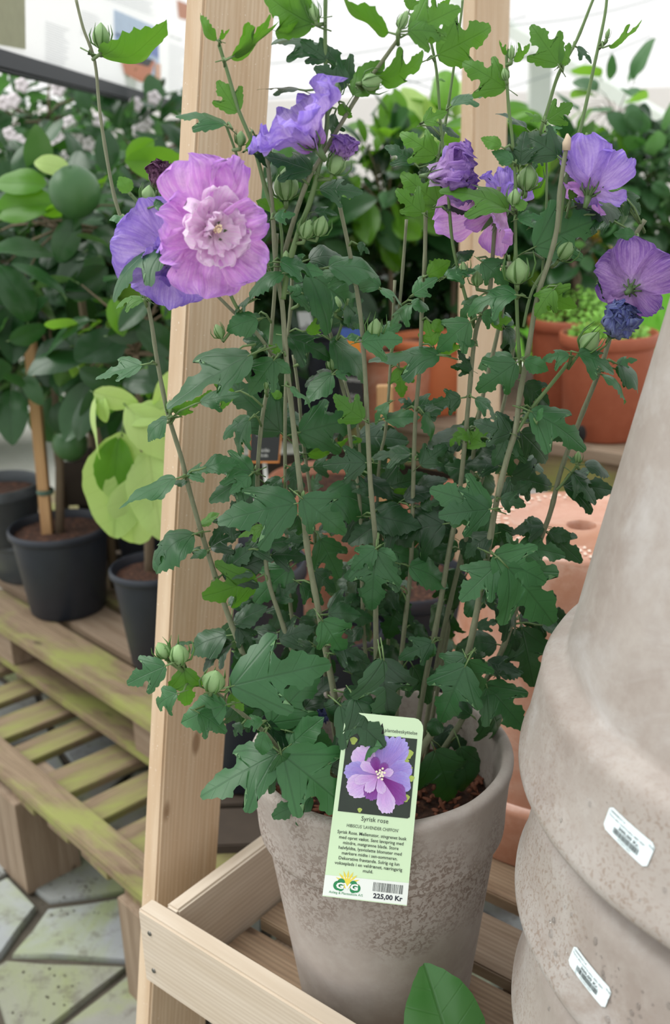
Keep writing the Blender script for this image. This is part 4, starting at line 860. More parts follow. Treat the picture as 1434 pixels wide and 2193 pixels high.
# ---- stems: pixel trace, radius px, Y at first and last point
G = []   # samples (x, y, Y)
def interp(pts, n=6):
    out = []
    P_ = [Vector(p) for p in pts]
    for i in range(len(P_)-1):
        a = P_[max(0, i-1)]; b = P_[i]; c_ = P_[i+1]; d = P_[min(len(P_)-1, i+2)]
        for k in range(n):
            t = k/n; out.append(.5*((2*b)+(-a+c_)*t+(2*a-5*b+4*c_-d)*t*t+(-a+3*b-3*c_+d)*t**3))
    out.append(P_[-1]); return out
stems = {
 1: ([(163, 0), (178, 60), (203, 133), (215, 250), (240, 400), (263, 480), (300, 590), (322, 680), (336, 770), (358, 880), (388, 980), (404, 1045), (428, 1130), (450, 1200), (482, 1300), (520, 1400), (575, 1530), (660, 1690)], 3.5, 8.5, 1.02, 1.0, 'w'),
 2: ([(569, 315), (582, 436), (590, 560), (604, 650), (612, 760), (629, 920), (645, 1060), (660, 1190), (684, 1320), (712, 1470), (745, 1640), (765, 1720)], 6, 9.5, .97, .97, 'w'),
 3: ([(605, 640), (618, 570), (639, 495), (664, 430), (688, 335), (700, 261), (698, 174), (696, 90), (697, -30)], 8, 4.5, .97, .95, 'g'),
 4: ([(601, 600), (612, 530), (653, 401), (695, 324), (730, 265), (772, 195), (812, 140), (852, 84)], 7, 5, .985, .93, 'w'),
 5: ([(726, 436), (750, 548), (771, 672), (781, 794), (786, 899), (793, 1038), (805, 1180), (804, 1300), (806, 1410), (812, 1560), (812, 1700)], 5.5, 8.5, 1.0, .99, 'w'),
 6: ([(911, 455), (909, 560), (903, 655), (899, 777), (889, 899), (884, 1050), (879, 1217), (866, 1340), (850, 1500), (842, 1690)], 5.5, 7, 1.05, 1.05, 'w'),
 7: ([(915, 60), (934, 150), (944, 279), (958, 401), (969, 523), (992, 620), (1016, 702)], 3.5, 5, 1.03, 1.05, 'g'),
 8: ([(990, 0), (986, 40), (967, 174), (953, 265), (935, 350), (925, 440)], 3, 4.5, 1.08, 1.08, 'g'),
 9: ([(1068, 400), (1058, 500), (1046, 637), (1019, 707), (1004, 846), (993, 968), (979, 1090), (963, 1170), (946, 1270), (928, 1370), (902, 1500), (875, 1690)], 5.5, 8.5, 1.05, 1.03, 'w'),
 10: ([(1090, 560), (1070, 690), (1028, 874), (1012, 986), (1006, 1110), (990, 1180), (955, 1326), (930, 1450), (890, 1680)], 5.5, 7.5, 1.10, 1.07, 'w'),
 11: ([(1105, 700), (1084, 839), (1056, 944), (1028, 1038), (1000, 1136), (980, 1250), (950, 1400), (900, 1690)], 5, 6.5, 1.13, 1.09, 'w'),
 12: ([(1284, -30), (1269, 0), (1234, 87), (1195, 160), (1171, 237), (1136, 345), (1118, 420)], 3.5, 5.5, 1.0, 1.02, 'g'),
 13: ([(1084, 115), (1087, 209), (1098, 314), (1104, 408), (1103, 480), (1104, 558), (1105, 620), (1109, 724), (1115, 800)], 4, 5.5, 1.0, 1.0, 'g'),
 14: ([(1213, 310), (1199, 401), (1192, 488), (1175, 558), (1150, 637), (1129, 759), (1112, 850), (1104, 916), (1084, 986), (1063, 1073), (1046, 1170), (1024, 1290), (1005, 1385), (984, 1452), (950, 1535), (905, 1600), (860, 1700)], 6, 10.5, .99, .98, 'w'),
 15: ([(1300, -30), (1295, 30), (1272, 139), (1244, 268), (1213, 380), (1200, 460), (1194, 500)], 3.5, 6, 1.03, 1.01, 'g'),
 16: ([(1256, 285), (1237, 365), (1215, 450), (1196, 520)], 3, 4, 1.06, 1.02, 'g'),
 17: ([(1168, 262), (1170, 360), (1169, 446), (1160, 600)], 3, 3.5, 1.08, 1.04, 'g'),
 18: ([(1380, 471), (1352, 523), (1342, 600), (1325, 650), (1302, 735), (1283, 794), (1241, 899), (1202, 1003), (1180, 1090), (1162, 1142), (1118, 1259), (1092, 1345), (1066, 1410), (1018, 1493), (965, 1580), (890, 1690)], 6, 8, 1.06, 1.03, 'w'),
 19: ([(1216, 778), (1178, 825), (1138, 875), (1106, 925)], 5.5, 5.5, 1.0, .985, 'g'),
 20: ([(592, 500), (588, 620), (580, 724), (574, 820), (560, 905), (551, 1038), (564, 1150), (574, 1240), (598, 1317), (622, 1385), (660, 1480), (720, 1690)], 5, 7, 1.02, 1.0, 'w'),
 21: ([(626, 560), (623, 650), (615, 740), (610, 916), (613, 1125), (622, 1300), (650, 1440), (730, 1690)], 5, 5.5, 1.06, 1.04, 'w'),
 22: ([(668, 625), (708, 717), (722, 790), (740, 860), (752, 960), (770, 1075), (775, 1250), (778, 1343), (790, 1500), (795, 1690)], 4.5, 6, 1.07, 1.04, 'w'),
 23: ([(736, 811), (755, 880), (768, 940), (775, 1108), (790, 1260)], 4, 4.5, 1.1, 1.06, 'w'),
 24: ([(628, 760), (640, 850), (647, 934), (664, 1056), (677, 1200), (690, 1400), (735, 1690)], 4.5, 5.5, 1.1, 1.06, 'w'),
 25: ([(845, 600), (836, 777), (826, 916), (812, 989), (809, 1100), (830, 1300), (828, 1690)], 4, 5, 1.12, 1.08, 'w'),
 26: ([(469, 96), (490, 165), (510, 234), (545, 320), (570, 410), (592, 470)], 4.5, 6, .97, .97, 'g'),
 27: ([(484, 268), (510, 343), (527, 418), (555, 520), (585, 600)], 3.5, 4, .99, .99, 'g'),
 28: ([(458, 626), (500, 668), (548, 712), (590, 770)], 4.5, 5.5, .96, .98, 'w'),
 29: ([(489, 622), (505, 655), (528, 690)], 5, 4.5, .955, .965, 'g'),
 30: ([(272, 408), (310, 450), (345, 490), (374, 520)], 4.5, 4, .93, .94, 'g'),
 31: ([(306, 438), (290, 460), (274, 485)], 4.5, 5, .99, 1.01, 'g'),
 32: ([(400, 1432), (467, 1487), (520, 1530), (572, 1574), (604, 1615), (652, 1670), (700, 1710)], 5, 7.5, .875, .95, 'w'),
 33: ([(846, 690), (838, 760)], 4, 4, 1.1, 1.1, 'g'),
 34: ([(570, 395), (600, 480), (604, 560)], 3.5, 4, 1.0, .98, 'g'),
 35: ([(870, 470), (860, 600), (850, 700)], 4, 4.5, 1.12, 1.12, 'w'),
 36: ([(745, 640), (730, 700), (715, 740)], 3.5, 4, 1.05, 1.06, 'g'),
 37: ([(1180, 560), (1140, 620), (1120, 700)], 4, 4, 1.03, 1.0, 'g'),
 38: ([(1245, 985), (1205, 1035), (1190, 1050)], 3.5, 4, 1.045, 1.04, 'g'),
}
for k, (pts, r0, r1, Y0, Y1, kd) in stems.items():
    q = interp([Vector((x, y, 0)) for x, y in pts], 5); n_ = len(q); P3 = []; R3 = []; Lc = 0
    tot = sum((q[i+1]-q[i]).length for i in range(n_-1)); 
    for i, p in enumerate(q):
        t = Lc/tot; Yv = Y0+(Y1-Y0)*t; w3 = UY(p.x, p.y, Yv); d_ = (w3-O).length
        node = 1+.16*max(0, cos(Lc/17.0))**8
        P3.append(w3); R3.append((r0+(r1-r0)*t)*.76*d_/F*node); G.append((p.x, p.y, Yv, k))
        if i < n_-1: Lc += (q[i+1]-q[i]).length
    m = MB(); m.tube(P3, R3, 10); m.build('stem', GSTEM if kd == 'g' else STEM, hib)
def nearest(x, y):
    return min(G, key=lambda g_: (g_[0]-x)**2+(g_[1]-y)**2)
# ---- leaves: per-tile traced base -> tip, roll, kind (d dark, m lit, b young and backlit, s scalloped young)
T = {'A': (500, 0, 2.868), 'B': (934, 0, 2.868), 'C': (450, 550, 2.868), 'D': (934, 550, 2.868), 'E': (250, 1150, 2.39), 'F': (750, 1050, 2.39), 'G': (0, 0, 2.39), 'H': (0, 600, 2.868)}
LV = '''
A 490 150 130 -10 20 b;530 110 280 110 40 b;560 372 325 70 62 d;572 368 415 240 10 d;702 520 500 410 12 d;702 520 575 270 15 d;955 200 575 90 64 b;1080 200 1390 30 10 b;1070 190 1310 170 30 b;1080 60 1120 -60 20 b;1250 340 1610 170 10 b;1210 140 1330 10 30 b
A 0 345 280 195 68 b;270 195 415 225 78 b;735 585 900 370 30 b;895 480 1215 475 52 b;400 550 165 512 74 d;480 1050 215 935 30 d;230 935 75 890 35 b;350 1060 470 1090 40 d;530 1165 775 1150 50 d;660 1200 740 1160 30 b;1110 1005 960 870 35 d;1245 960 1030 805 8 b;1165 750 1295 680 30 b;1185 770 1385 775 60 d
A 1160 1310 985 1175 10 b;1270 1265 1025 1075 5 b;1275 1265 1400 1175 20 b;250 1335 30 1440 5 d;250 1340 365 1305 40 m;320 1305 145 1255 35 b;500 1300 630 1285 45 d;460 1595 700 1515 35 d;580 1640 905 1590 45 m;285 1610 530 1620 45 m;700 1720 540 1620 30 m;760 1500 850 1540 30 d;1190 1690 1335 1620 20 b;620 700 560 880 50 d;650 640 690 750 40 b;130 830 220 1000 40 d;1100 1200 1180 1010 45 d
B 750 400 592 150 5 b;760 400 866 280 35 b;430 540 180 375 12 b;475 372 602 318 55 b;430 335 360 275 50 b;862 290 968 350 60 d;1060 280 1280 200 70 b;95 650 305 508 62 m;680 740 832 630 10 b;645 740 560 685 50 b;680 800 765 760 50 m;552 790 415 650 80 d;748 960 555 790 28 d;468 992 355 930 25 m;512 1012 535 800 8 d;522 1012 605 870 45 d;398 900 292 835 30 b;640 860 905 800 50 d
B 848 1270 1178 1150 42 d;1105 1240 1222 1400 20 d;1218 1450 1098 1425 15 m;1150 1190 1280 1290 35 d;598 1520 1038 1300 12 m;372 1352 200 1240 15 d;438 1290 105 1072 62 b;480 1265 555 1238 30 s;500 1345 645 1300 40 m;590 1390 720 1330 40 m;30 1270 218 1255 60 d;0 1255 155 1170 25 b;120 1610 215 1520 40 d;60 1700 215 1620 50 m;385 1640 215 1640 35 m;440 1600 450 1740 20 d;700 1360 790 1300 30 m;1000 1340 860 1440 55 d;820 1160 850 1270 40 b;660 950 570 1010 60 d;1120 1180 1250 1210 50 d;10 490 60 470 60 b;1060 1360 930 1390 50 d
C 430 60 672 70 50 m;590 100 1025 345 25 m;490 225 725 205 30 m;1040 190 905 60 40 m;352 530 198 500 5 d;392 632 232 842 5 m;250 600 -250 843 45 m;250 610 65 740 40 m;390 640 492 705 20 m;432 585 355 555 30 b;435 1078 130 775 3 d;545 1080 912 980 3 m;545 1080 705 1150 20 m;940 1000 750 870 15 b;245 990 38 1045 55 m;243 1000 82 1185 55 m;150 832 -40 880 35 b;480 490 735 570 35 d;735 510 1030 690 45 m;590 455 725 430 40 b
C 800 320 925 262 25 d;800 400 935 365 35 d;840 500 925 482 40 m;930 520 1160 488 35 m;1405 605 1010 582 62 m;1060 480 1165 415 15 m;1230 290 1045 395 55 m;1232 288 1362 268 40 m;1245 230 1375 130 30 m;1040 200 1205 235 60 m;1330 110 1445 55 25 b;1370 545 1318 400 15 b;1360 400 1450 440 15 b;750 722 580 880 30 m;750 712 565 725 55 d;768 722 872 700 20 m;490 800 655 860 70 m;1160 680 1172 862 10 b;1180 690 1275 722 30 b
C 1240 925 1440 870 30 d;1240 925 1180 850 40 d;1320 960 1440 880 30 d;1095 900 975 985 60 m;1070 1000 1272 960 50 m;1228 1210 998 1180 55 d;960 1265 698 1262 12 d;1030 1430 1342 1345 3 d;702 1460 1035 1470 20 m;1290 1280 1450 1150 15 d;530 1515 88 1592 25 m;560 1480 825 1695 3 m;530 1590 585 1740 10 d;262 1330 0 1478 25 m;262 1322 -10 1245 30 m;240 1345 125 1445 5 m;495 1290 605 1300 20 d;600 1210 845 1195 60 b;930 1120 880 1150 30 b;435 1360 330 1430 20 d
C 330 1660 180 1700 55 b;140 1600 0 1740 15 d;380 1580 330 1650 20 b;1190 1490 1360 1400 40 d;1440 1640 1085 1690 20 d;1190 1560 865 1700 30 d;1130 1430 1225 1485 40 b;945 1560 1000 1590 40 b;560 220 480 180 20 m;450 100 190 120 68 m;260 260 110 280 70 d;300 350 240 420 10 d;290 380 100 420 20 m;120 600 60 590 30 b;640 1230 560 1140 30 d;850 1290 900 1210 40 d;700 1540 820 1490 40 d;440 860 370 830 20 b;1290 1530 1410 1500 20 d;1310 960 1420 1110 50 m
D 50 120 215 35 50 m;280 30 445 160 12 m;490 235 175 205 48 m;262 245 85 352 40 m;280 355 418 400 10 m;205 400 -10 560 20 m;235 540 150 500 30 m;15 590 225 548 62 b;335 405 470 395 15 b;492 650 238 832 5 m;540 640 685 690 20 m;470 622 255 610 48 m;222 700 108 655 40 d;210 700 150 580 30 d;540 780 712 900 20 d;815 605 660 580 55 m;870 590 1112 655 48 m;1010 720 1252 780 72 m;1100 690 1262 745 40 m;1112 660 1325 785 50 m;1110 650 1222 620 50 m;1010 700 938 665 50 m
D 580 950 942 1112 35 m;800 1120 722 1035 30 d;458 1085 250 1005 8 d;312 1120 672 1205 60 d;150 868 -20 900 3 d;240 870 402 942 50 m;200 1130 165 1035 40 b;180 1170 302 1030 20 b;160 1085 55 1130 40 b;90 1150 -20 1290 10 d;370 1160 532 1325 58 m;232 1342 68 1260 20 d;395 1485 580 1385 5 d;395 1485 545 1525 10 d;335 1545 -10 1425 8 m;330 1550 45 1580 8 m;240 1550 300 1655 15 d;660 1652 488 1640 35 d;690 1690 825 1722 30 d;780 1405 1072 1405 35 d;835 1330 992 1490 50 d;910 1275 1110 1262 50 d;850 1265 812 1222 40 m
D 470 420 400 300 50 d;420 440 530 580 40 d;600 900 560 980 40 d;640 200 830 350 30 b;720 200 600 330 20 b;500 1120 420 950 40 d;620 1010 640 930 60 m;1000 160 1090 140 40 d;1110 260 1010 160 25 d;1240 300 1270 360 30 d;1165 270 1390 280 75 d
E 385 75 460 60 30 d;315 0 105 85 50 m;715 210 470 325 42 b;540 195 745 100 20 d;540 190 660 60 30 d;890 155 668 330 12 m;565 505 345 530 35 d;590 540 415 640 48 d;600 590 650 620 30 d;620 460 720 590 15 d;600 445 745 350 40 d;820 545 690 545 25 d;830 520 985 465 25 d;820 330 905 240 20 d;1080 370 1252 285 15 d;1080 395 1245 380 20 d;1010 175 1140 275 15 d;1040 10 1145 195 22 m;1330 75 1292 382 3 m;1330 85 1188 125 20 m;1335 70 1430 110 20 m
E 1050 425 1185 628 3 m;1020 565 1135 685 20 d;1000 560 865 560 40 d;1120 600 1302 640 35 d;583 765 1072 640 5 m;345 672 370 905 0 b;250 660 48 745 12 m;310 800 138 862 20 m;560 860 310 925 22 m;585 800 645 895 15 b;785 960 1005 705 3 m;745 940 648 945 20 m;790 980 855 1085 20 m;870 1085 1022 930 30 m;825 1112 438 1290 28 m;828 1112 635 1290 20 m;842 1108 1232 1412 3 m;840 1110 880 1300 15 m;1090 1180 1282 1055 12 d;1000 1330 788 1425 12 m;870 1235 820 1362 50 d;1140 840 1062 992 20 d;1142 860 1362 1055 8 d
E 1160 795 1335 830 30 d;640 955 578 1015 30 d;1350 620 1400 945 5 d;760 1000 700 1120 30 m;960 880 1060 700 30 d;660 780 720 870 40 d;760 700 900 760 40 d;900 1000 1100 1060 20 m;1200 700 1330 760 30 d;1110 560 1260 600 30 d;300 560 380 520 70 d;420 900 560 980 40 m;940 240 1060 330 30 d;680 60 860 10 30 d;790 90 960 80 30 d;1250 430 1340 540 20 d
F 150 288 402 372 10 m;130 298 -10 400 15 m;130 310 98 622 3 m;320 178 185 222 25 d;360 150 545 200 12 d;250 560 165 782 10 d;300 388 522 462 30 m;742 388 568 552 8 m;730 330 1003 462 8 m;860 290 1092 312 35 m;840 320 810 225 30 m;800 390 1052 662 22 m;770 400 858 555 5 d;740 580 972 702 30 d;980 690 1118 700 50 d;875 700 950 1012 10 d;820 712 872 835 15 d;1010 222 1182 348 30 d;990 190 842 182 35 d;590 850 408 970 12 m;590 895 440 1195 5 m;600 870 682 1050 10 m;700 880 850 912 30 d;640 832 690 902 30 d
F 690 990 902 1218 12 m;700 1010 742 1145 10 m;700 1100 852 1322 25 d;430 1330 552 1645 5 m;560 1310 642 1585 22 d;420 1275 585 1285 20 d;450 1170 395 1262 20 d;420 780 250 850 15 m;420 775 350 870 20 m;170 860 212 1220 8 d;20 1060 162 1292 12 d;-30 1330 84 1290 30 m;320 900 430 1105 15 d;660 560 560 640 20 d;700 500 740 590 30 d;600 420 690 260 30 d;560 260 680 340 30 d;720 230 560 300 35 d;520 640 460 780 30 d;200 640 300 580 20 d;60 700 -20 780 20 d;240 520 130 640 30 d;330 700 420 760 20 d;150 420 90 560 20 d;760 940 870 880 40 d;620 1150 520 1060 20 d
G 512 288 862 362 76 b;660 985 620 905 20 s;900 1248 468 1292 80 m;875 985 1022 890 60 m;788 1055 895 1010 30 m;1108 205 965 130 60 b;1125 200 1175 160 50 b;1180 292 1420 165 62 b;1215 575 1112 415 3 b;1150 640 930 520 58 m;1230 1200 1400 1105 22 d;1190 1290 1262 1180 30 m;1330 1330 1225 1425 55 m;1260 770 1350 720 30 b;640 1120 560 1090 60 m;660 1110 600 1160 50 d
H 872 520 595 570 50 m;1030 850 848 930 50 m;1105 820 1062 730 35 b;1062 800 1230 758 35 b;1230 750 1440 680 58 m;1150 1240 1050 1240 50 d;1080 1220 738 1345 58 m;1150 1200 1290 1120 45 m;1262 1150 1440 1090 30 m;1190 1560 858 1672 50 m;1230 1505 1325 1425 58 b;1270 1665 1172 1700 30 m;1290 1640 1440 1540 20 d;890 120 695 60 55 b;905 115 965 60 20 b
'''
lcount = 0; pet = MB(); rl_ = random.Random(12)
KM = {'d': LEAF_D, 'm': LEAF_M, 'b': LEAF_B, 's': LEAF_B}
LEAVES = []
def ccard(x, y): return 735 < x < 850 and 1545 < y < 1790
def addleaf(bx, by, tx, ty, roll, kd, dY=None):
    global lcount
    g_ = nearest(bx, by); dist = math.hypot(g_[0]-bx, g_[1]-by)
    Lpx = math.hypot(tx-bx, ty-by)
    off = {'d': .006, 'm': -.018, 'b': -.004, 's': -.02}[kd]+rl_.uniform(-.012, .008) if dY is None else dY
    if by > 1380: off -= .02
    Yb = g_[2]+off; b = UY(bx, by, Yb); d_ = (b-O).length
    L3 = Lpx*d_/F; fwd = rl_.uniform(-.02, .40)*L3*(1 if ty > by else .3)
    t = UY(tx, ty, Yb-fwd)
    flat = roll < 16 and Lpx > 60
    me = LSCAL if kd == 's' else (rl_.choice(LFLAT) if flat else rl_.choice(LM))
    f = (O-b).normalized(); rr = roll+rl_.uniform(-5, 5)
    if ccard(tx, ty): Yb = min(Yb, .915); b = UY(bx, by, Yb); t = UY(tx, ty, .905-.067*min(1, max(0, (ty-1530)/400))-.012)
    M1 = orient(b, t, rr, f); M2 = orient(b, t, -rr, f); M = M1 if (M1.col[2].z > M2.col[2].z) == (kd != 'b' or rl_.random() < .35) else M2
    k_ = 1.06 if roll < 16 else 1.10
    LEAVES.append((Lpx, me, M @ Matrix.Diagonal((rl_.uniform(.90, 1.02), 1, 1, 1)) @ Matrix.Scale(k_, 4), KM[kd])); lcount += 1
    if dist < 95:
        s_ = UY(g_[0], g_[1]+dist*.35, g_[2]); e_ = b-(t-b)*.18
        if (s_-b).length > .008: pet.tube([s_, (s_+e_)/2+Vector((0, -.004, .004)), e_, b+(t-b)*.03], [.0013, .0011, .0010, .0008], 5)
for line in LV.strip().split('\n'):
    tl = line[0]; ox, oy, sc_ = T[tl]
    for it in line[2:].split(';'):
        a, b, c_, d, r, kd = it.split(); a, b, c_, d, r = map(float, (a, b, c_, d, r))
        addleaf(ox+a/sc_, oy+b/sc_, ox+c_/sc_, oy+d/sc_, r, kd)
# extra leaves deep inside, up to the part limit
core = [g_ for g_ in G if 880 < g_[1] < 1580 and 480 < g_[0] < 1140]
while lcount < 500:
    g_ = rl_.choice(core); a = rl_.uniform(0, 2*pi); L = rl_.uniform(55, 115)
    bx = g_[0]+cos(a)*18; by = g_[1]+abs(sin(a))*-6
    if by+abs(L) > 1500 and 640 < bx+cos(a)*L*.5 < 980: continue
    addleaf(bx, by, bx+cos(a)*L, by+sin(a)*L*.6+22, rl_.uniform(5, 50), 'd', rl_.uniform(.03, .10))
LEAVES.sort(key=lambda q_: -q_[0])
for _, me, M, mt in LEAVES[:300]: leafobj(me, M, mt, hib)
m = MB(); MI = [LEAF_D, LEAF_M, LEAF_B]
for _, me, M, mt in LEAVES[300:]:
    b0 = len(m.v); uvl = me.uv_layers[0].data; uvs = {}
    for l in me.loops: uvs[l.vertex_index] = tuple(uvl[l.index].uv)
    for v_ in me.vertices: m.v.append(tuple(M @ v_.co)); m.uv.append(uvs.get(v_.index, (0, 0)))
    for p_ in me.polygons: m.f.append(tuple(b0+i_ for i_ in p_.vertices)); m.mi.append(MI.index(mt) if p_.material_index == 0 else 3)
m.build('small_leaves', MI+[GSTEM], hib)['kind'] = 'stuff'
pet.build('petioles', GSTEM, hib)['kind'] = 'stuff'
print('hibiscus leaves', lcount)
# ---- buds
def budmesh(seed):
    m = MB(); r_ = random.Random(seed); n = 20; rows = []
    for i in range(11):
        t = i/10; z = t; r = .36*sin(pi*min(1, (t*.93+.07))**.85)**.8 if t < 1 else .0; r = max(r, .02)
        rows.append([Vector((r*(1+.06*cos(5*(2*pi*k/n)+t*1.2))*cos(2*pi*k/n), r*(1+.06*cos(5*(2*pi*k/n)+t*1.2))*sin(2*pi*k/n), z)) for k in range(n)])
    m.quadgrid(rows, closed=True); m.tube([(0, 0, .02), (0, 0, -.25)], .07, 6, mi=1)
    return m.mesh('bud', True, [BUDM, GSTEM])
def bractmesh(seed, ln=.95, sp=.36):
    m = MB(); r_ = random.Random(seed)
    for k in range(7):
        a = 2*pi*k/7+r_.uniform(-.2, .2); l = ln*r_.uniform(.75, 1.15); s = sp*r_.uniform(.9, 1.3); e = Vector((cos(a), sin(a), 0))
        m.tube([e*.08+Vector((0, 0, -.02)), e*s*.85+Vector((0, 0, .2*l)), e*s*1.05+Vector((0, 0, .6*l)), e*s*.85+Vector((0, 0, l))], [.022, .042, .034, .006], 5)
    return m.mesh('bracts', True, [BRACT])
BM_ = [budmesh(k) for k in range(2)]; BR_ = [bractmesh(k, .85+.15*k, .40+.03*k) for k in range(3)]
BUDS = [(612, 428, 612, 358, 1.0), (712, 372, 732, 325, 1.05), (775, 178, 818, 172, 1.05), (718, 208, 720, 172, 1), (514, 312, 516, 280, 1), (676, 44, 668, 6, .8), (680, 505, 692, 462, 1), (612, 566, 612, 536, .8), (652, 510, 664, 470, 1), (215, 102, 216, 48, .95), (313, 438, 320, 396, 1), (1108, 607, 1110, 552, 1.15), (1126, 408, 1134, 352, 1.1), (1021, 612, 1021, 580, 1), (1098, 440, 1104, 404, 1), (1196, 556, 1224, 515, 1.1), (1084, 172, 1078, 145, .8), (1094, 128, 1096, 96, .6), (693, 672, 696, 636, 1), (718, 668, 720, 634, 1), (800, 722, 806, 682, 1), (712, 792, 713, 760, 1), (474, 724, 462, 694, .9), (645, 772, 652, 744, .7), (570, 832, 574, 800, .8), (640, 650, 650, 630, .8), (1245, 752, 1282, 712, 1), (1236, 992, 1238, 966, .7), (356, 1408, 338, 1376, 1.0), (382, 1420, 383, 1380, 1.25), (452, 1478, 464, 1436, 1.3), (364, 884, 363, 856, .8), (990, 596, 992, 560, .8), (855, 62, 872, 22, .7), (308, 638, 304, 622, .7), (648, 1066, 650, 1050, .6), (1298, 84, 1304, 60, .5)]
for i, (bx, by, tx, ty, wf) in enumerate(BUDS):
    g_ = nearest(bx, by); Yb = g_[2]-.012-(.02 if i in (28, 29, 30) else 0); b = UY(bx, by, Yb); t = UY(tx, ty, Yb); L = (t-b).length
    M = Matrix.Translation(b) @ (t-b).to_track_quat('Z', 'Y').to_matrix().to_4x4() @ Matrix.Diagonal((L*wf*1.1, L*wf*1.1, L, 1))
    o = bpy.data.objects.new('bud', BM_[i % 2]); COL.objects.link(o); o.parent = hib; o.matrix_basis = PW(hib).inverted() @ M
    c_ = bpy.data.objects.new('bracts', BR_[i % 3]); COL.objects.link(c_); c_.parent = o
    s_ = UY(g_[0], g_[1]+12, g_[2]); m = MB(); m.tube([s_, b-(t-b)*.25, b], [.0017, .0017, .0019], 6)
    link('bud_stalk', m.mesh('bud_stalk', True, [GSTEM]), hib)
# ---- flowers
def petal_mesh(seed, wd=.5, cup=.25, ruf=.05, crin=.02, fl=.3, tipn=.0, nu=14, nv=14, base=.10, curl=0.0):
    """unit-length petal: base at origin, along +Y, inner face +Z"""
    m = MB(); rows = []; uvs = []; sx_ = seed*3.17
    for i in range(nv+1):
        v = i/nv; row = []; uv = []
        for j in range(nu+1):
            u = -1+2*j/nu
            wv = base+(wd-base)*(sin(min(1, v*1.15)*pi/2)**1.1)*(1 if v < .75 else math.sqrt(max(.0, 1-((v-.75)/.25)**2*.72)))
            edge = 1-.10*abs(u)**3-(.04*abs(sin(u*3+sx_)) if v > .9 else 0)-.06*noise.noise(Vector((u*3+sx_, 1, 0)))*v
            x = u*wv; y = v*edge
            z = -cup*(v*(1-v))*1.2+cup*.9*(u*u)*wv*(1-.4*v)+fl*-(v**2.2)
            e = max(abs(u)**2, (v-.4)*1.3 if v > .4 else 0)
            z += ruf*e*sin(u*6+sx_)+ruf*e*.8*sin(v*9+u*3+sx_*2)
            z += crin*noise.noise(Vector((u*5+sx_, v*4, sx_)))*(.3+v)+crin*.6*noise.noise(Vector((u*11+sx_, v*8, sx_+9)))*(.2+v)
            if curl: y -= curl*max(0, v-.7)**1.5*1.4*(1+.3*sin(u*5+sx_)); z += curl*max(0, v-.6)**1.3
            row.append((x, y, z)); uv.append((.5+u*.5, v))
        rows.append(row); uvs.append(uv)
    m.quadgrid(rows, uvs); return m.mesh('petal', True)
def flower(label, cx, cy, Y, nrm, up, R, petals, inner, pm, im, calyx=None, pist=False):
    """nrm: direction the bloom opens to; petals: list of (angle, open, length, width, seed, **)"""
    c_ = UY(cx, cy, Y); z = nrm.normalized(); x = up.cross(z).normalized(); y = z.cross(x)
    B = Matrix((x, y, z)).transposed().to_4x4(); B.translation = c_
    fo_me = MB(); fo_me.ell((0, 0, 0), (R*.07, R*.07, R*.10), 10, 6)
    fo = fo_me.build('flower', CALYX, hib, B); fo['label'] = label
    def put(a, opn, L, wd, seed, mat, cup=.25, ruf=.07, crin=.06, fl=.3, zoff=0, curl=0., name='petal', roff=0):
        me = petal_mesh(seed, wd, cup, ruf, crin, fl, curl=curl, nu=16 if L > .5 else 8, nv=16 if L > .5 else 9); me.materials.append(mat)
        # local petal: +Y outward, +Z inner face. opn=90 -> flat open, 0 -> closed along the axis
        M = B @ Matrix.Rotation(radians(a)-pi/2, 4, 'Z') @ Matrix.Translation((0, R*roff, R*zoff)) @ Matrix.Rotation(radians(90-opn), 4, 'X') @ Matrix.Scale(R*L, 4)
        link(name, me, fo, M)
    for k, p in enumerate(petals): put(p[0], p[1], p[2], p[3], p[4], pm, **(p[5] if len(p) > 5 else {}))
    for k, p in enumerate(inner): put(p[0], p[1], p[2], p[3], p[4], im, name='inner_petal', **(p[5] if len(p) > 5 else {}))
    if calyx:
        m = MB(); Lc = R*calyx
        for k in range(5):
            a = 2*pi*k/5; rows = []
            for i in range(7):
                t = i/6; ww = .5*(1-t)**.7*(.35+.65*min(1, t*3+.3)); rr_2 = .10+.26*t**.8
                rows.append([Vector((rr_2*Lc*cos(a+s*ww), rr_2*Lc*sin(a+s*ww), t*Lc*.9-.15*Lc)) for s in (-1, -.5, 0, .5, 1)])
            m.quadgrid(rows)
        for k in range(8):
            a = 2*pi*k/8+.3; e = Vector((cos(a), sin(a), 0)); m.tube([e*.06*Lc-Vector((0, 0, .15*Lc)), e*.30*Lc+Vector((0, 0, .05*Lc)), e*.44*Lc+Vector((0, 0, .5*Lc))], [.03*Lc, .028*Lc, .006*Lc], 5)
        m.tube([(0, 0, -.1*Lc), (0, 0, -.5*Lc)], [.12*Lc, .07*Lc], 8)
        link('calyx', m.mesh('calyx', True, [CALYX]), fo, B)
    if pist:
        m = MB(); m.tube([(0, 0, 0), (0, R*.02, R*.2), (0, R*.03, R*.34)], [R*.03, R*.025, R*.02], 8)
        r_ = random.Random(3)
        for _ in range(34): q = Vector((r_.uniform(-1, 1), r_.uniform(-1, 1), r_.uniform(-1, 1))).normalized()*R*.055; m.ell(Vector((0, R*.03, R*.30+r_.uniform(-.08, .06)*R))+q, (R*.016,)*3, 6, 4)
        link('pistil', m.mesh('pistil', True, [simple('cream_pistil', srgb(250, 234, 190), .5)]), fo, B)
    return fo
def todir(dx, dy, dz):  # dx right, dy up, dz toward the camera
    return Vector((dx, -dz, dy))
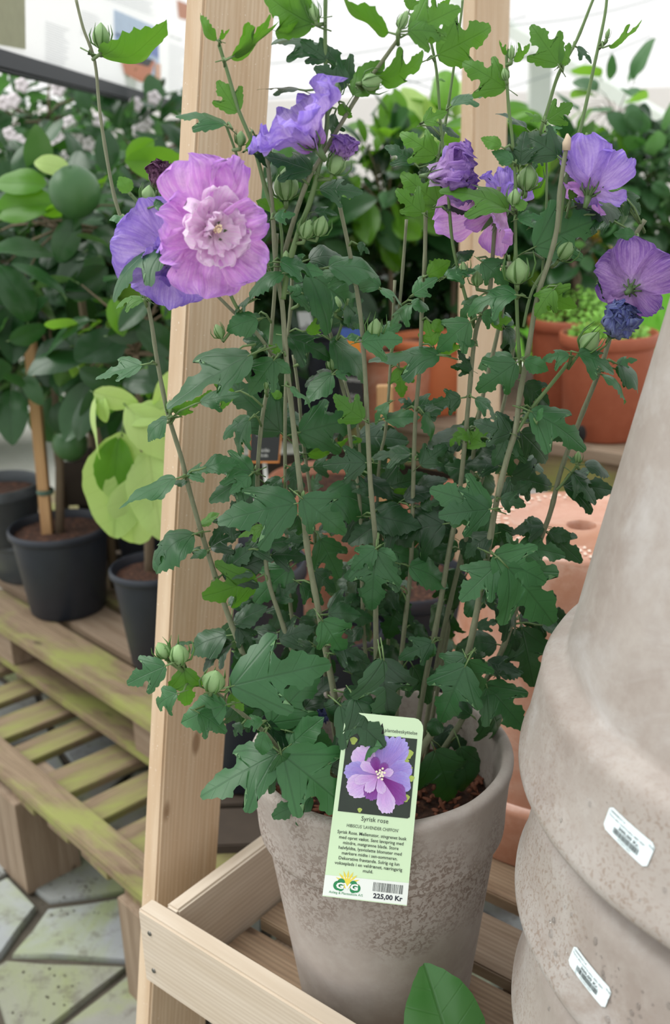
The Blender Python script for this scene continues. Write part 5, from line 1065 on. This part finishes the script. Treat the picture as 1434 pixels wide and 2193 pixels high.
# 1 main double pink bloom
r_ = random.Random(31)
inn = []
for k in range(8): inn.append((k*45+r_.uniform(-20, 20), r_.uniform(56, 80), r_.uniform(.50, .86), r_.uniform(.42, .52), 200+k, dict(ruf=.10, crin=.10, fl=-.12, cup=.20, zoff=.05)))
for k in range(7): inn.append((k*51+20+r_.uniform(-20, 20), r_.uniform(34, 62), r_.uniform(.34, .56), r_.uniform(.40, .50), 230+k, dict(ruf=.12, crin=.12, fl=-.15, cup=.25, zoff=.13)))
flower('large fully open double pink-lilac bloom facing the camera', 452, 497, .885, todir(.46, .10, .88), Vector((0, 0, 1)), .053,
 [(104, 78, 1.20, .52, 1, dict(fl=.12, ruf=.13, crin=.12)), (66, 72, 1.22, .30, 2, dict(fl=.10, ruf=.16, crin=.12)), (160, 80, .88, .54, 3, dict(fl=.15, ruf=.10, crin=.1)), (256, 84, 1.04, .60, 4, dict(fl=.12, ruf=.12, crin=.1)), (208, 84, .90, .44, 7, dict(fl=.15, ruf=.13, crin=.12)), (312, 66, 1.05, .46, 5, dict(fl=.05, ruf=.15, crin=.12)), (14, 50, .95, .36, 6, dict(fl=.05, ruf=.15, crin=.12))], inn, PT_PINK, PT_INN, .42, True)
inn = []
for k in range(10): inn.append((k*36+r_.uniform(-14, 14), r_.uniform(40, 70), r_.uniform(.36, .6), r_.uniform(.34, .44), 260+k, dict(ruf=.14, crin=.12, fl=-.1, cup=.25, zoff=.06)))
flower('lavender double bloom half behind the pink one', 368, 552, .925, todir(-.10, -.10, .97), Vector((0, 0, 1)), .049,
 [(112, 84, 1.12, .50, 11, dict(fl=.1)), (165, 80, 1.12, .58, 12, dict(fl=.12)), (210, 78, .95, .45, 13), (262, 80, .92, .52, 14, dict(fl=.1)), (310, 78, .9, .50, 15), (30, 75, .9, .5, 16)], inn, PT_LAV, PT_LAV, .4, False)
flower('lavender bloom at the top seen from the side, ruffled and half folded', 672, 308, .93, todir(-.55, .80, .22), Vector((0, 0, 1)), .056,
 [(90, 40, 1.0, .46, 21, dict(ruf=.12, crin=.14, fl=.2)), (18, 36, 1.0, .50, 22, dict(ruf=.12, crin=.14, fl=.25)), (162, 42, 1.02, .5, 23, dict(ruf=.12, crin=.14, fl=.3)), (234, 40, .98, .5, 24, dict(ruf=.14, crin=.14, fl=.3)), (306, 34, .96, .46, 25, dict(ruf=.14, crin=.14, fl=.2))], [], PT_LAV, PT_LAV, .62)
flower('wilting purple bloom in front of the rear post', 925, 375, 1.03, todir(.97, .05, .25), Vector((0, 0, 1)), .050,
 [(k*72+10, 26+4*(k % 2), .98, .42, 31+k, dict(ruf=.16, crin=.2, fl=.1, curl=.3)) for k in range(5)], [(50, 18, .7, .3, 39, dict(ruf=.2, crin=.2)), (200, 15, .75, .3, 38, dict(ruf=.2, crin=.2))], PT_PUR, PT_LAV, .5)
flower('pink-lilac bloom hanging sideways in front of the rear post', 1072, 446, 1.04, todir(-.70, -.60, .38), Vector((0, 0, 1)), .070,
 [(95, 46, .9, .40, 41, dict(fl=.2)), (20, 40, .95, .42, 42, dict(fl=.2)), (165, 40, .98, .44, 43, dict(fl=.2)), (250, 50, .7, .4, 44, dict(fl=.2))], [(60, 30, .6, .25, 45), (180, 26, .55, .25, 46)], PT_PINK, PT_PINK, .5)
flower('small folded lilac bloom by the rear post', 1082, 450, 1.09, todir(.12, .95, .25), Vector((0, 1, 0)), .044,
 [(k*90+10, 20, 1.0, .34, 51+k, dict(ruf=.1, crin=.12)) for k in range(4)], [], PT_LAV, PT_LAV, .4)
flower('large violet bloom at the right seen from behind, petals pointing up', 1262, 412, 1.0, todir(.30, .82, -.30), Vector((0, 0, 1)), .056,
 [(90, 34, .98, .52, 61, dict(fl=.16)), (20, 40, .9, .50, 62, dict(fl=.2)), (160, 40, .86, .5, 63, dict(fl=.2)), (235, 78, .66, .44, 64, dict(fl=.1)), (300, 84, .6, .42, 65, dict(fl=.1))], [], PT_LAV, PT_LAV, .55)
flower('pink underside petals below the large violet bloom at the right', 1268, 400, 1.02, todir(-.45, -.65, .0), Vector((0, 0, 1)), .040,
 [(60, 45, .8, .46, 66), (150, 42, .9, .46, 67), (270, 40, .7, .4, 68)], [], PT_PINK, PT_PINK, None)
flower('mauve bloom at the right edge seen from behind, with paler veins and raindrops', 1352, 618, 1.02, todir(.55, .20, -.78), Vector((0, 0, 1)), .048,
 [(150, 66, 1.0, .50, 71, dict(fl=.1)), (75, 60, 1.05, .52, 72, dict(fl=.1)), (10, 58, 1.1, .54, 73, dict(fl=.1)), (300, 62, .9, .5, 74, dict(fl=.1)), (225, 66, .7, .45, 75)], [], PT_PUR, PT_PUR, .62)
def withered(label, cx, cy, Y, d, R, mat, n=6, seed=300):
    flower(label, cx, cy, Y, d, Vector((0, 1, 0)), R, [(k*360/n, 9+8*(k % 3), 1.0-.1*(k % 2), .50, seed+k, dict(ruf=.12, crin=.26, fl=-.10, cup=.9, curl=.25)) for k in range(n)], [(k*120, 6, .85, .36, seed+20+k, dict(ruf=.2, crin=.25, cup=.8)) for k in range(3)], mat, mat, .55)
withered('withered dark blue crumpled bloom on a green stalk at the right', 1308, 718, 1.0, todir(.30, .75, .40), .036, PT_BLU)
withered('small withered maroon bloom above the pink one', 338, 402, 1.0, todir(.25, .75, .1), .026, PT_MAR, 5, 340)
withered('withered blue bloom deep in the shade above the pot', 672, 1530, 1.05, todir(.1, .5, .8), .030, PT_BLU, 5, 360)
withered('purple-tipped bud beginning to open above the pink bloom', 734, 342, .95, todir(.1, .9, .2), .022, PT_PUR, 5, 380)
# drops on the right-hand mauve bloom
m = MB(); r_ = random.Random(9)
dm = []
# broken dry stem tips
DRY = simple('dry_wood_tip', srgb(206, 186, 160), .8, .2)
for (x, y, Yv) in ((1213, 306, .99), (569, 310, .97)):
    p = UY(x, y, Yv); q = UY(x+1, y-20, Yv); m = MB(); m.tube([p+(p-q)*.8, p, (p+q)/2+Vector((.0008, 0, 0)), q], [.0038, .0040, .0030, .0008], 8); m.build('broken_stem_tip', DRY, hib)
# ================================================================ PLANT PRICE CARD
CARD = simple('pale_green_card', srgb(214, 240, 200), .35, .02); CWHITE = simple('card_white', srgb(240, 246, 240), .35)
cs = ((740, 1524), (908, 1540), (870.5, 1940), (690, 1919)); Ys = (.905, .905, .838, .838)
card, q = tagcard('plant_price_card', 'pale green plant card with a lilac flower photo, reading Syrisk rose and 225,00 Kr', cs, Ys, CARD, 'plant card')
def TX(st, px, py, size, **k):   # px,py of baseline centre in the 1296x2193 zoom of the card
    pass
Pc = [UY(x, y, Yv) for (x, y), Yv in zip(cs, Ys)]
cn = (Pc[1]-Pc[0]).cross(Pc[3]-Pc[0]).normalized()
if cn.y > 0: cn = -cn
q.poly([(0, 0.005), (1, 0.005), (1, .122), (0, .115)], CWHITE, card, 'white_strip', .0002)
q.text('Syrisk rose', .515, .424, .036, INK, card, width=.33, h=.0005)
q.text("HIBISCUS 'LAVENDER CHIFFON'", .50, .383, .0245, INK, card, width=.63, h=.0005)
for i, (s_, wd) in enumerate((('Syrisk Rose. Mellemstor, stivgrenet busk', .84), ('med opret vækst. Sent løvspring med', .78), ('mindre, matgrønne blade. Store', .67), ('halvfyldte, lysviolette blomster med', .76), ('mørkere midte i sen-sommeren.', .67), ('Dekorative frøstande. Solrig og lun', .73), ('vokseplads i en veldrænet, næringsrig', .81), ('muld.', .12))):
    q.text(s_, .50, .345-.0277*i, .0245, INK, card, width=wd, h=.0005, bold=.008)
q.text('plantebeskyttelse', .93, .912, .027, INK, card, align='RIGHT', width=.41, h=.0005)
q.rects(barcode(15, .58, .94, .058, .106, 30), INK, card, 'barcode')
q.text('225,00 Kr', .765, .022, .036, simple('bold_ink', srgb(40, 44, 56), .6), card, width=.35, bold=.03, h=.0005)
LG = simple('logo_green', srgb(34, 140, 82), .5); LY = simple('logo_yellow', srgb(240, 220, 80), .5)
asp = .46
def disc(u, v, r, mat, nm, h, n=20, a0=0, a1=2*pi): q.poly([(u+r*cos(a0+(a1-a0)*t/n), v+r*asp*sin(a0+(a1-a0)*t/n)) for t in range(n)], mat, card, nm, h)
for k in range(9):
    a = pi*k/8; q.poly([(.27+.10*cos(a-.12), .082+.10*asp*sin(a-.12)), (.27+.155*cos(a), .082+.155*asp*sin(a)), (.27+.10*cos(a+.12), .082+.10*asp*sin(a+.12)), (.27, .082)], LY, card, 'logo_ray', .00035)
disc(.27, .082, .06, LY, 'logo_sun', .0004)
for u, v, r in ((.165, .066, .055), (.20, .085, .045), (.345, .080, .045), (.385, .062, .050), (.20, .056, .040), (.35, .053, .040)): disc(u, v, r, LG, 'logo_leaf', .00045)
q.text('GVG', .275, .052, .044, CWHITE, card, width=.26, bold=.05, h=.0007)
q.text('Anlæg & Planteskole A/S', .27, .022, .018, LG, card, width=.40, h=.0005)
# the printed photo: dark garden ground, petals in lilac tones
NIGHT = simple('print_dark_green', srgb(38, 50, 40), .45, .5)
def ph(u, v): return (.055+u*.88, .462+v*.428)
q.poly([ph(a, b) for a, b in ((0, 0), (.97, 0), (1, .02), (1, 1), (0, 1))], NIGHT, card, 'card_photo', .0003)
def blob(pts, mat, h, nm='card_photo_petal'): q.poly([ph(a, b) for a, b in pts], mat, card, nm, h)
def ppet(cu, cv, ang, L, wd, seed, mat, h):
    r_ = random.Random(seed); pts = []; a = radians(ang)
    for s in range(-12, 13):
        t = s/12; ln = L*(1-.30*t*t)*(1+r_.uniform(-.035, .035)); aa = a+t*wd
        pts.append((cu+ln*cos(aa), cv+ln*sin(aa)*.92))
    pts.append((cu, cv)); uvs = [(.5+.5*(s/12), 1.0) for s in range(-12, 13)]+[(.5, 0)]
    m = MB(); c0 = q.fn(*ph(cu, cv), h); rows = [[q.fn(*ph(cu+(x-cu)*f_, cv+(y-cv)*f_), h) for x, y in pts[:-1]] for f_ in (.02, .35, .7, 1)]
    m.quadgrid(rows, [[((j)/24, f_) for j in range(25)] for f_ in (.02, .35, .7, 1)]); m.build('card_photo_petal', mat, card, smooth=False)
def pmat(nm, *c): return m_petal(nm, *c, tw=.0)
PA = pmat('print_petal_lilac', srgb(168, 130, 206), srgb(158, 140, 224), srgb(182, 176, 242), srgb(120, 40, 120)); PB = pmat('print_petal_pink', srgb(206, 150, 224), srgb(214, 180, 240), srgb(232, 214, 250), srgb(150, 60, 150)); PCm = pmat('print_petal_dark', srgb(120, 40, 130), srgb(140, 70, 160), srgb(150, 100, 180), srgb(70, 10, 70))
YG = simple('print_yellow_green', srgb(170, 190, 90), .5, .3)
for (u, v, r) in ((.9, .8, .06), (.86, .7, .05), (.93, .62, .04), (.92, .25, .05), (.1, .9, .05), (.3, .04, .03), (.97, .5, .04)):
    blob([(u+r*cos(t)*(1+.3*sin(3*t)), v+r*sin(t)) for t in [2*pi*i/12 for i in range(12)]], YG, .00035, 'card_photo_leaf')
for i, (ang, L, wd, mt) in enumerate(((100, .56, .55, PA), (62, .60, .42, PA), (140, .52, .5, PB), (18, .50, .42, PA), (178, .56, .42, PA), (212, .54, .46, PB), (250, .36, .5, PCm), (345, .46, .5, PA), (318, .50, .42, PCm), (290, .54, .32, PB))): ppet(.52, .50, ang, min(L*1.06, .5) if 120 < ang < 240 else (min(L*1.1, .46) if ang < 30 or ang > 320 else L), wd*1.1, 400+i, mt, .0004+.00003*i)
for i, (ang, L, wd, mt) in enumerate(((150, .30, .35, PB), (110, .26, .4, PCm), (200, .34, .3, PB), (240, .28, .4, PB), (290, .26, .4, PB), (60, .2, .5, PCm), (20, .22, .4, PB))): ppet(.50, .50, ang, L, wd, 440+i, mt, .0008+.00003*i)
CRP = simple('print_cream', srgb(248, 240, 214), .5)
for i in range(12):
    a = i*2.4; r = .012+.045*(i/12); blob([(.53+r*cos(a)*1.4+.018*cos(t), .52+r*sin(a)*1.4+.015*sin(t)) for t in [2*pi*j/8 for j in range(8)]], CRP, .00115+.00001*i, 'card_photo_stamen')
m = MB(); a = UY(818, 1558, .900); m.tube([a+Vector((0, -.002, -.006)), a+Vector((0, .004, .004)), a+Vector((-.004, .02, .03)), UY(812, 1500, .96)], .0016, 6); m.build('black_tie', simple('tie_black', srgb(20, 20, 22), .5), card)
# ================================================================ SINGLE LEAF IN FRONT, BOTTOM
FGL = m_leaf('wet_leaf', srgb(52, 104, 50), srgb(64, 118, 58), srgb(120, 150, 90), srgb(90, 150, 40), .2, .22, False, spec=.6)
fp = empty('foreground_shrub', UY(975, 2400, .80), 'wet glossy dark green leaf poking up at the bottom edge before the flower pot', 'plant')
fm = leaf_mesh(95, 'citrus', bend=.35, fold=.35, wave=.01, petiole=.2)
a = UY(985, 2330, .80); b = UY(925, 2083, .82)
leafobj(fm, orient(a, b, 12, (O-a).normalized()+UPV*.2) @ Matrix.Diagonal((1.12, 1, 1, 1)), FGL, fp)
m = MB(); m.tube([Vector((a.x+.05, a.y-.02, .05)), Vector((a.x+.02, a.y, a.z-.25)), a], [.006, .004, .002], 8); m.build('stem', STEM, fp)
a2 = Vector((a.x+.02, a.y, a.z-.10)); leafobj(CM[1], orient(a2, a2+Vector((.07, -.03, -.04)), 10), FGL, fp)
a2 = Vector((a.x+.02, a.y, a.z-.14)); leafobj(CM[2], orient(a2, a2+Vector((-.07, .02, -.05)), 10), FGL, fp)
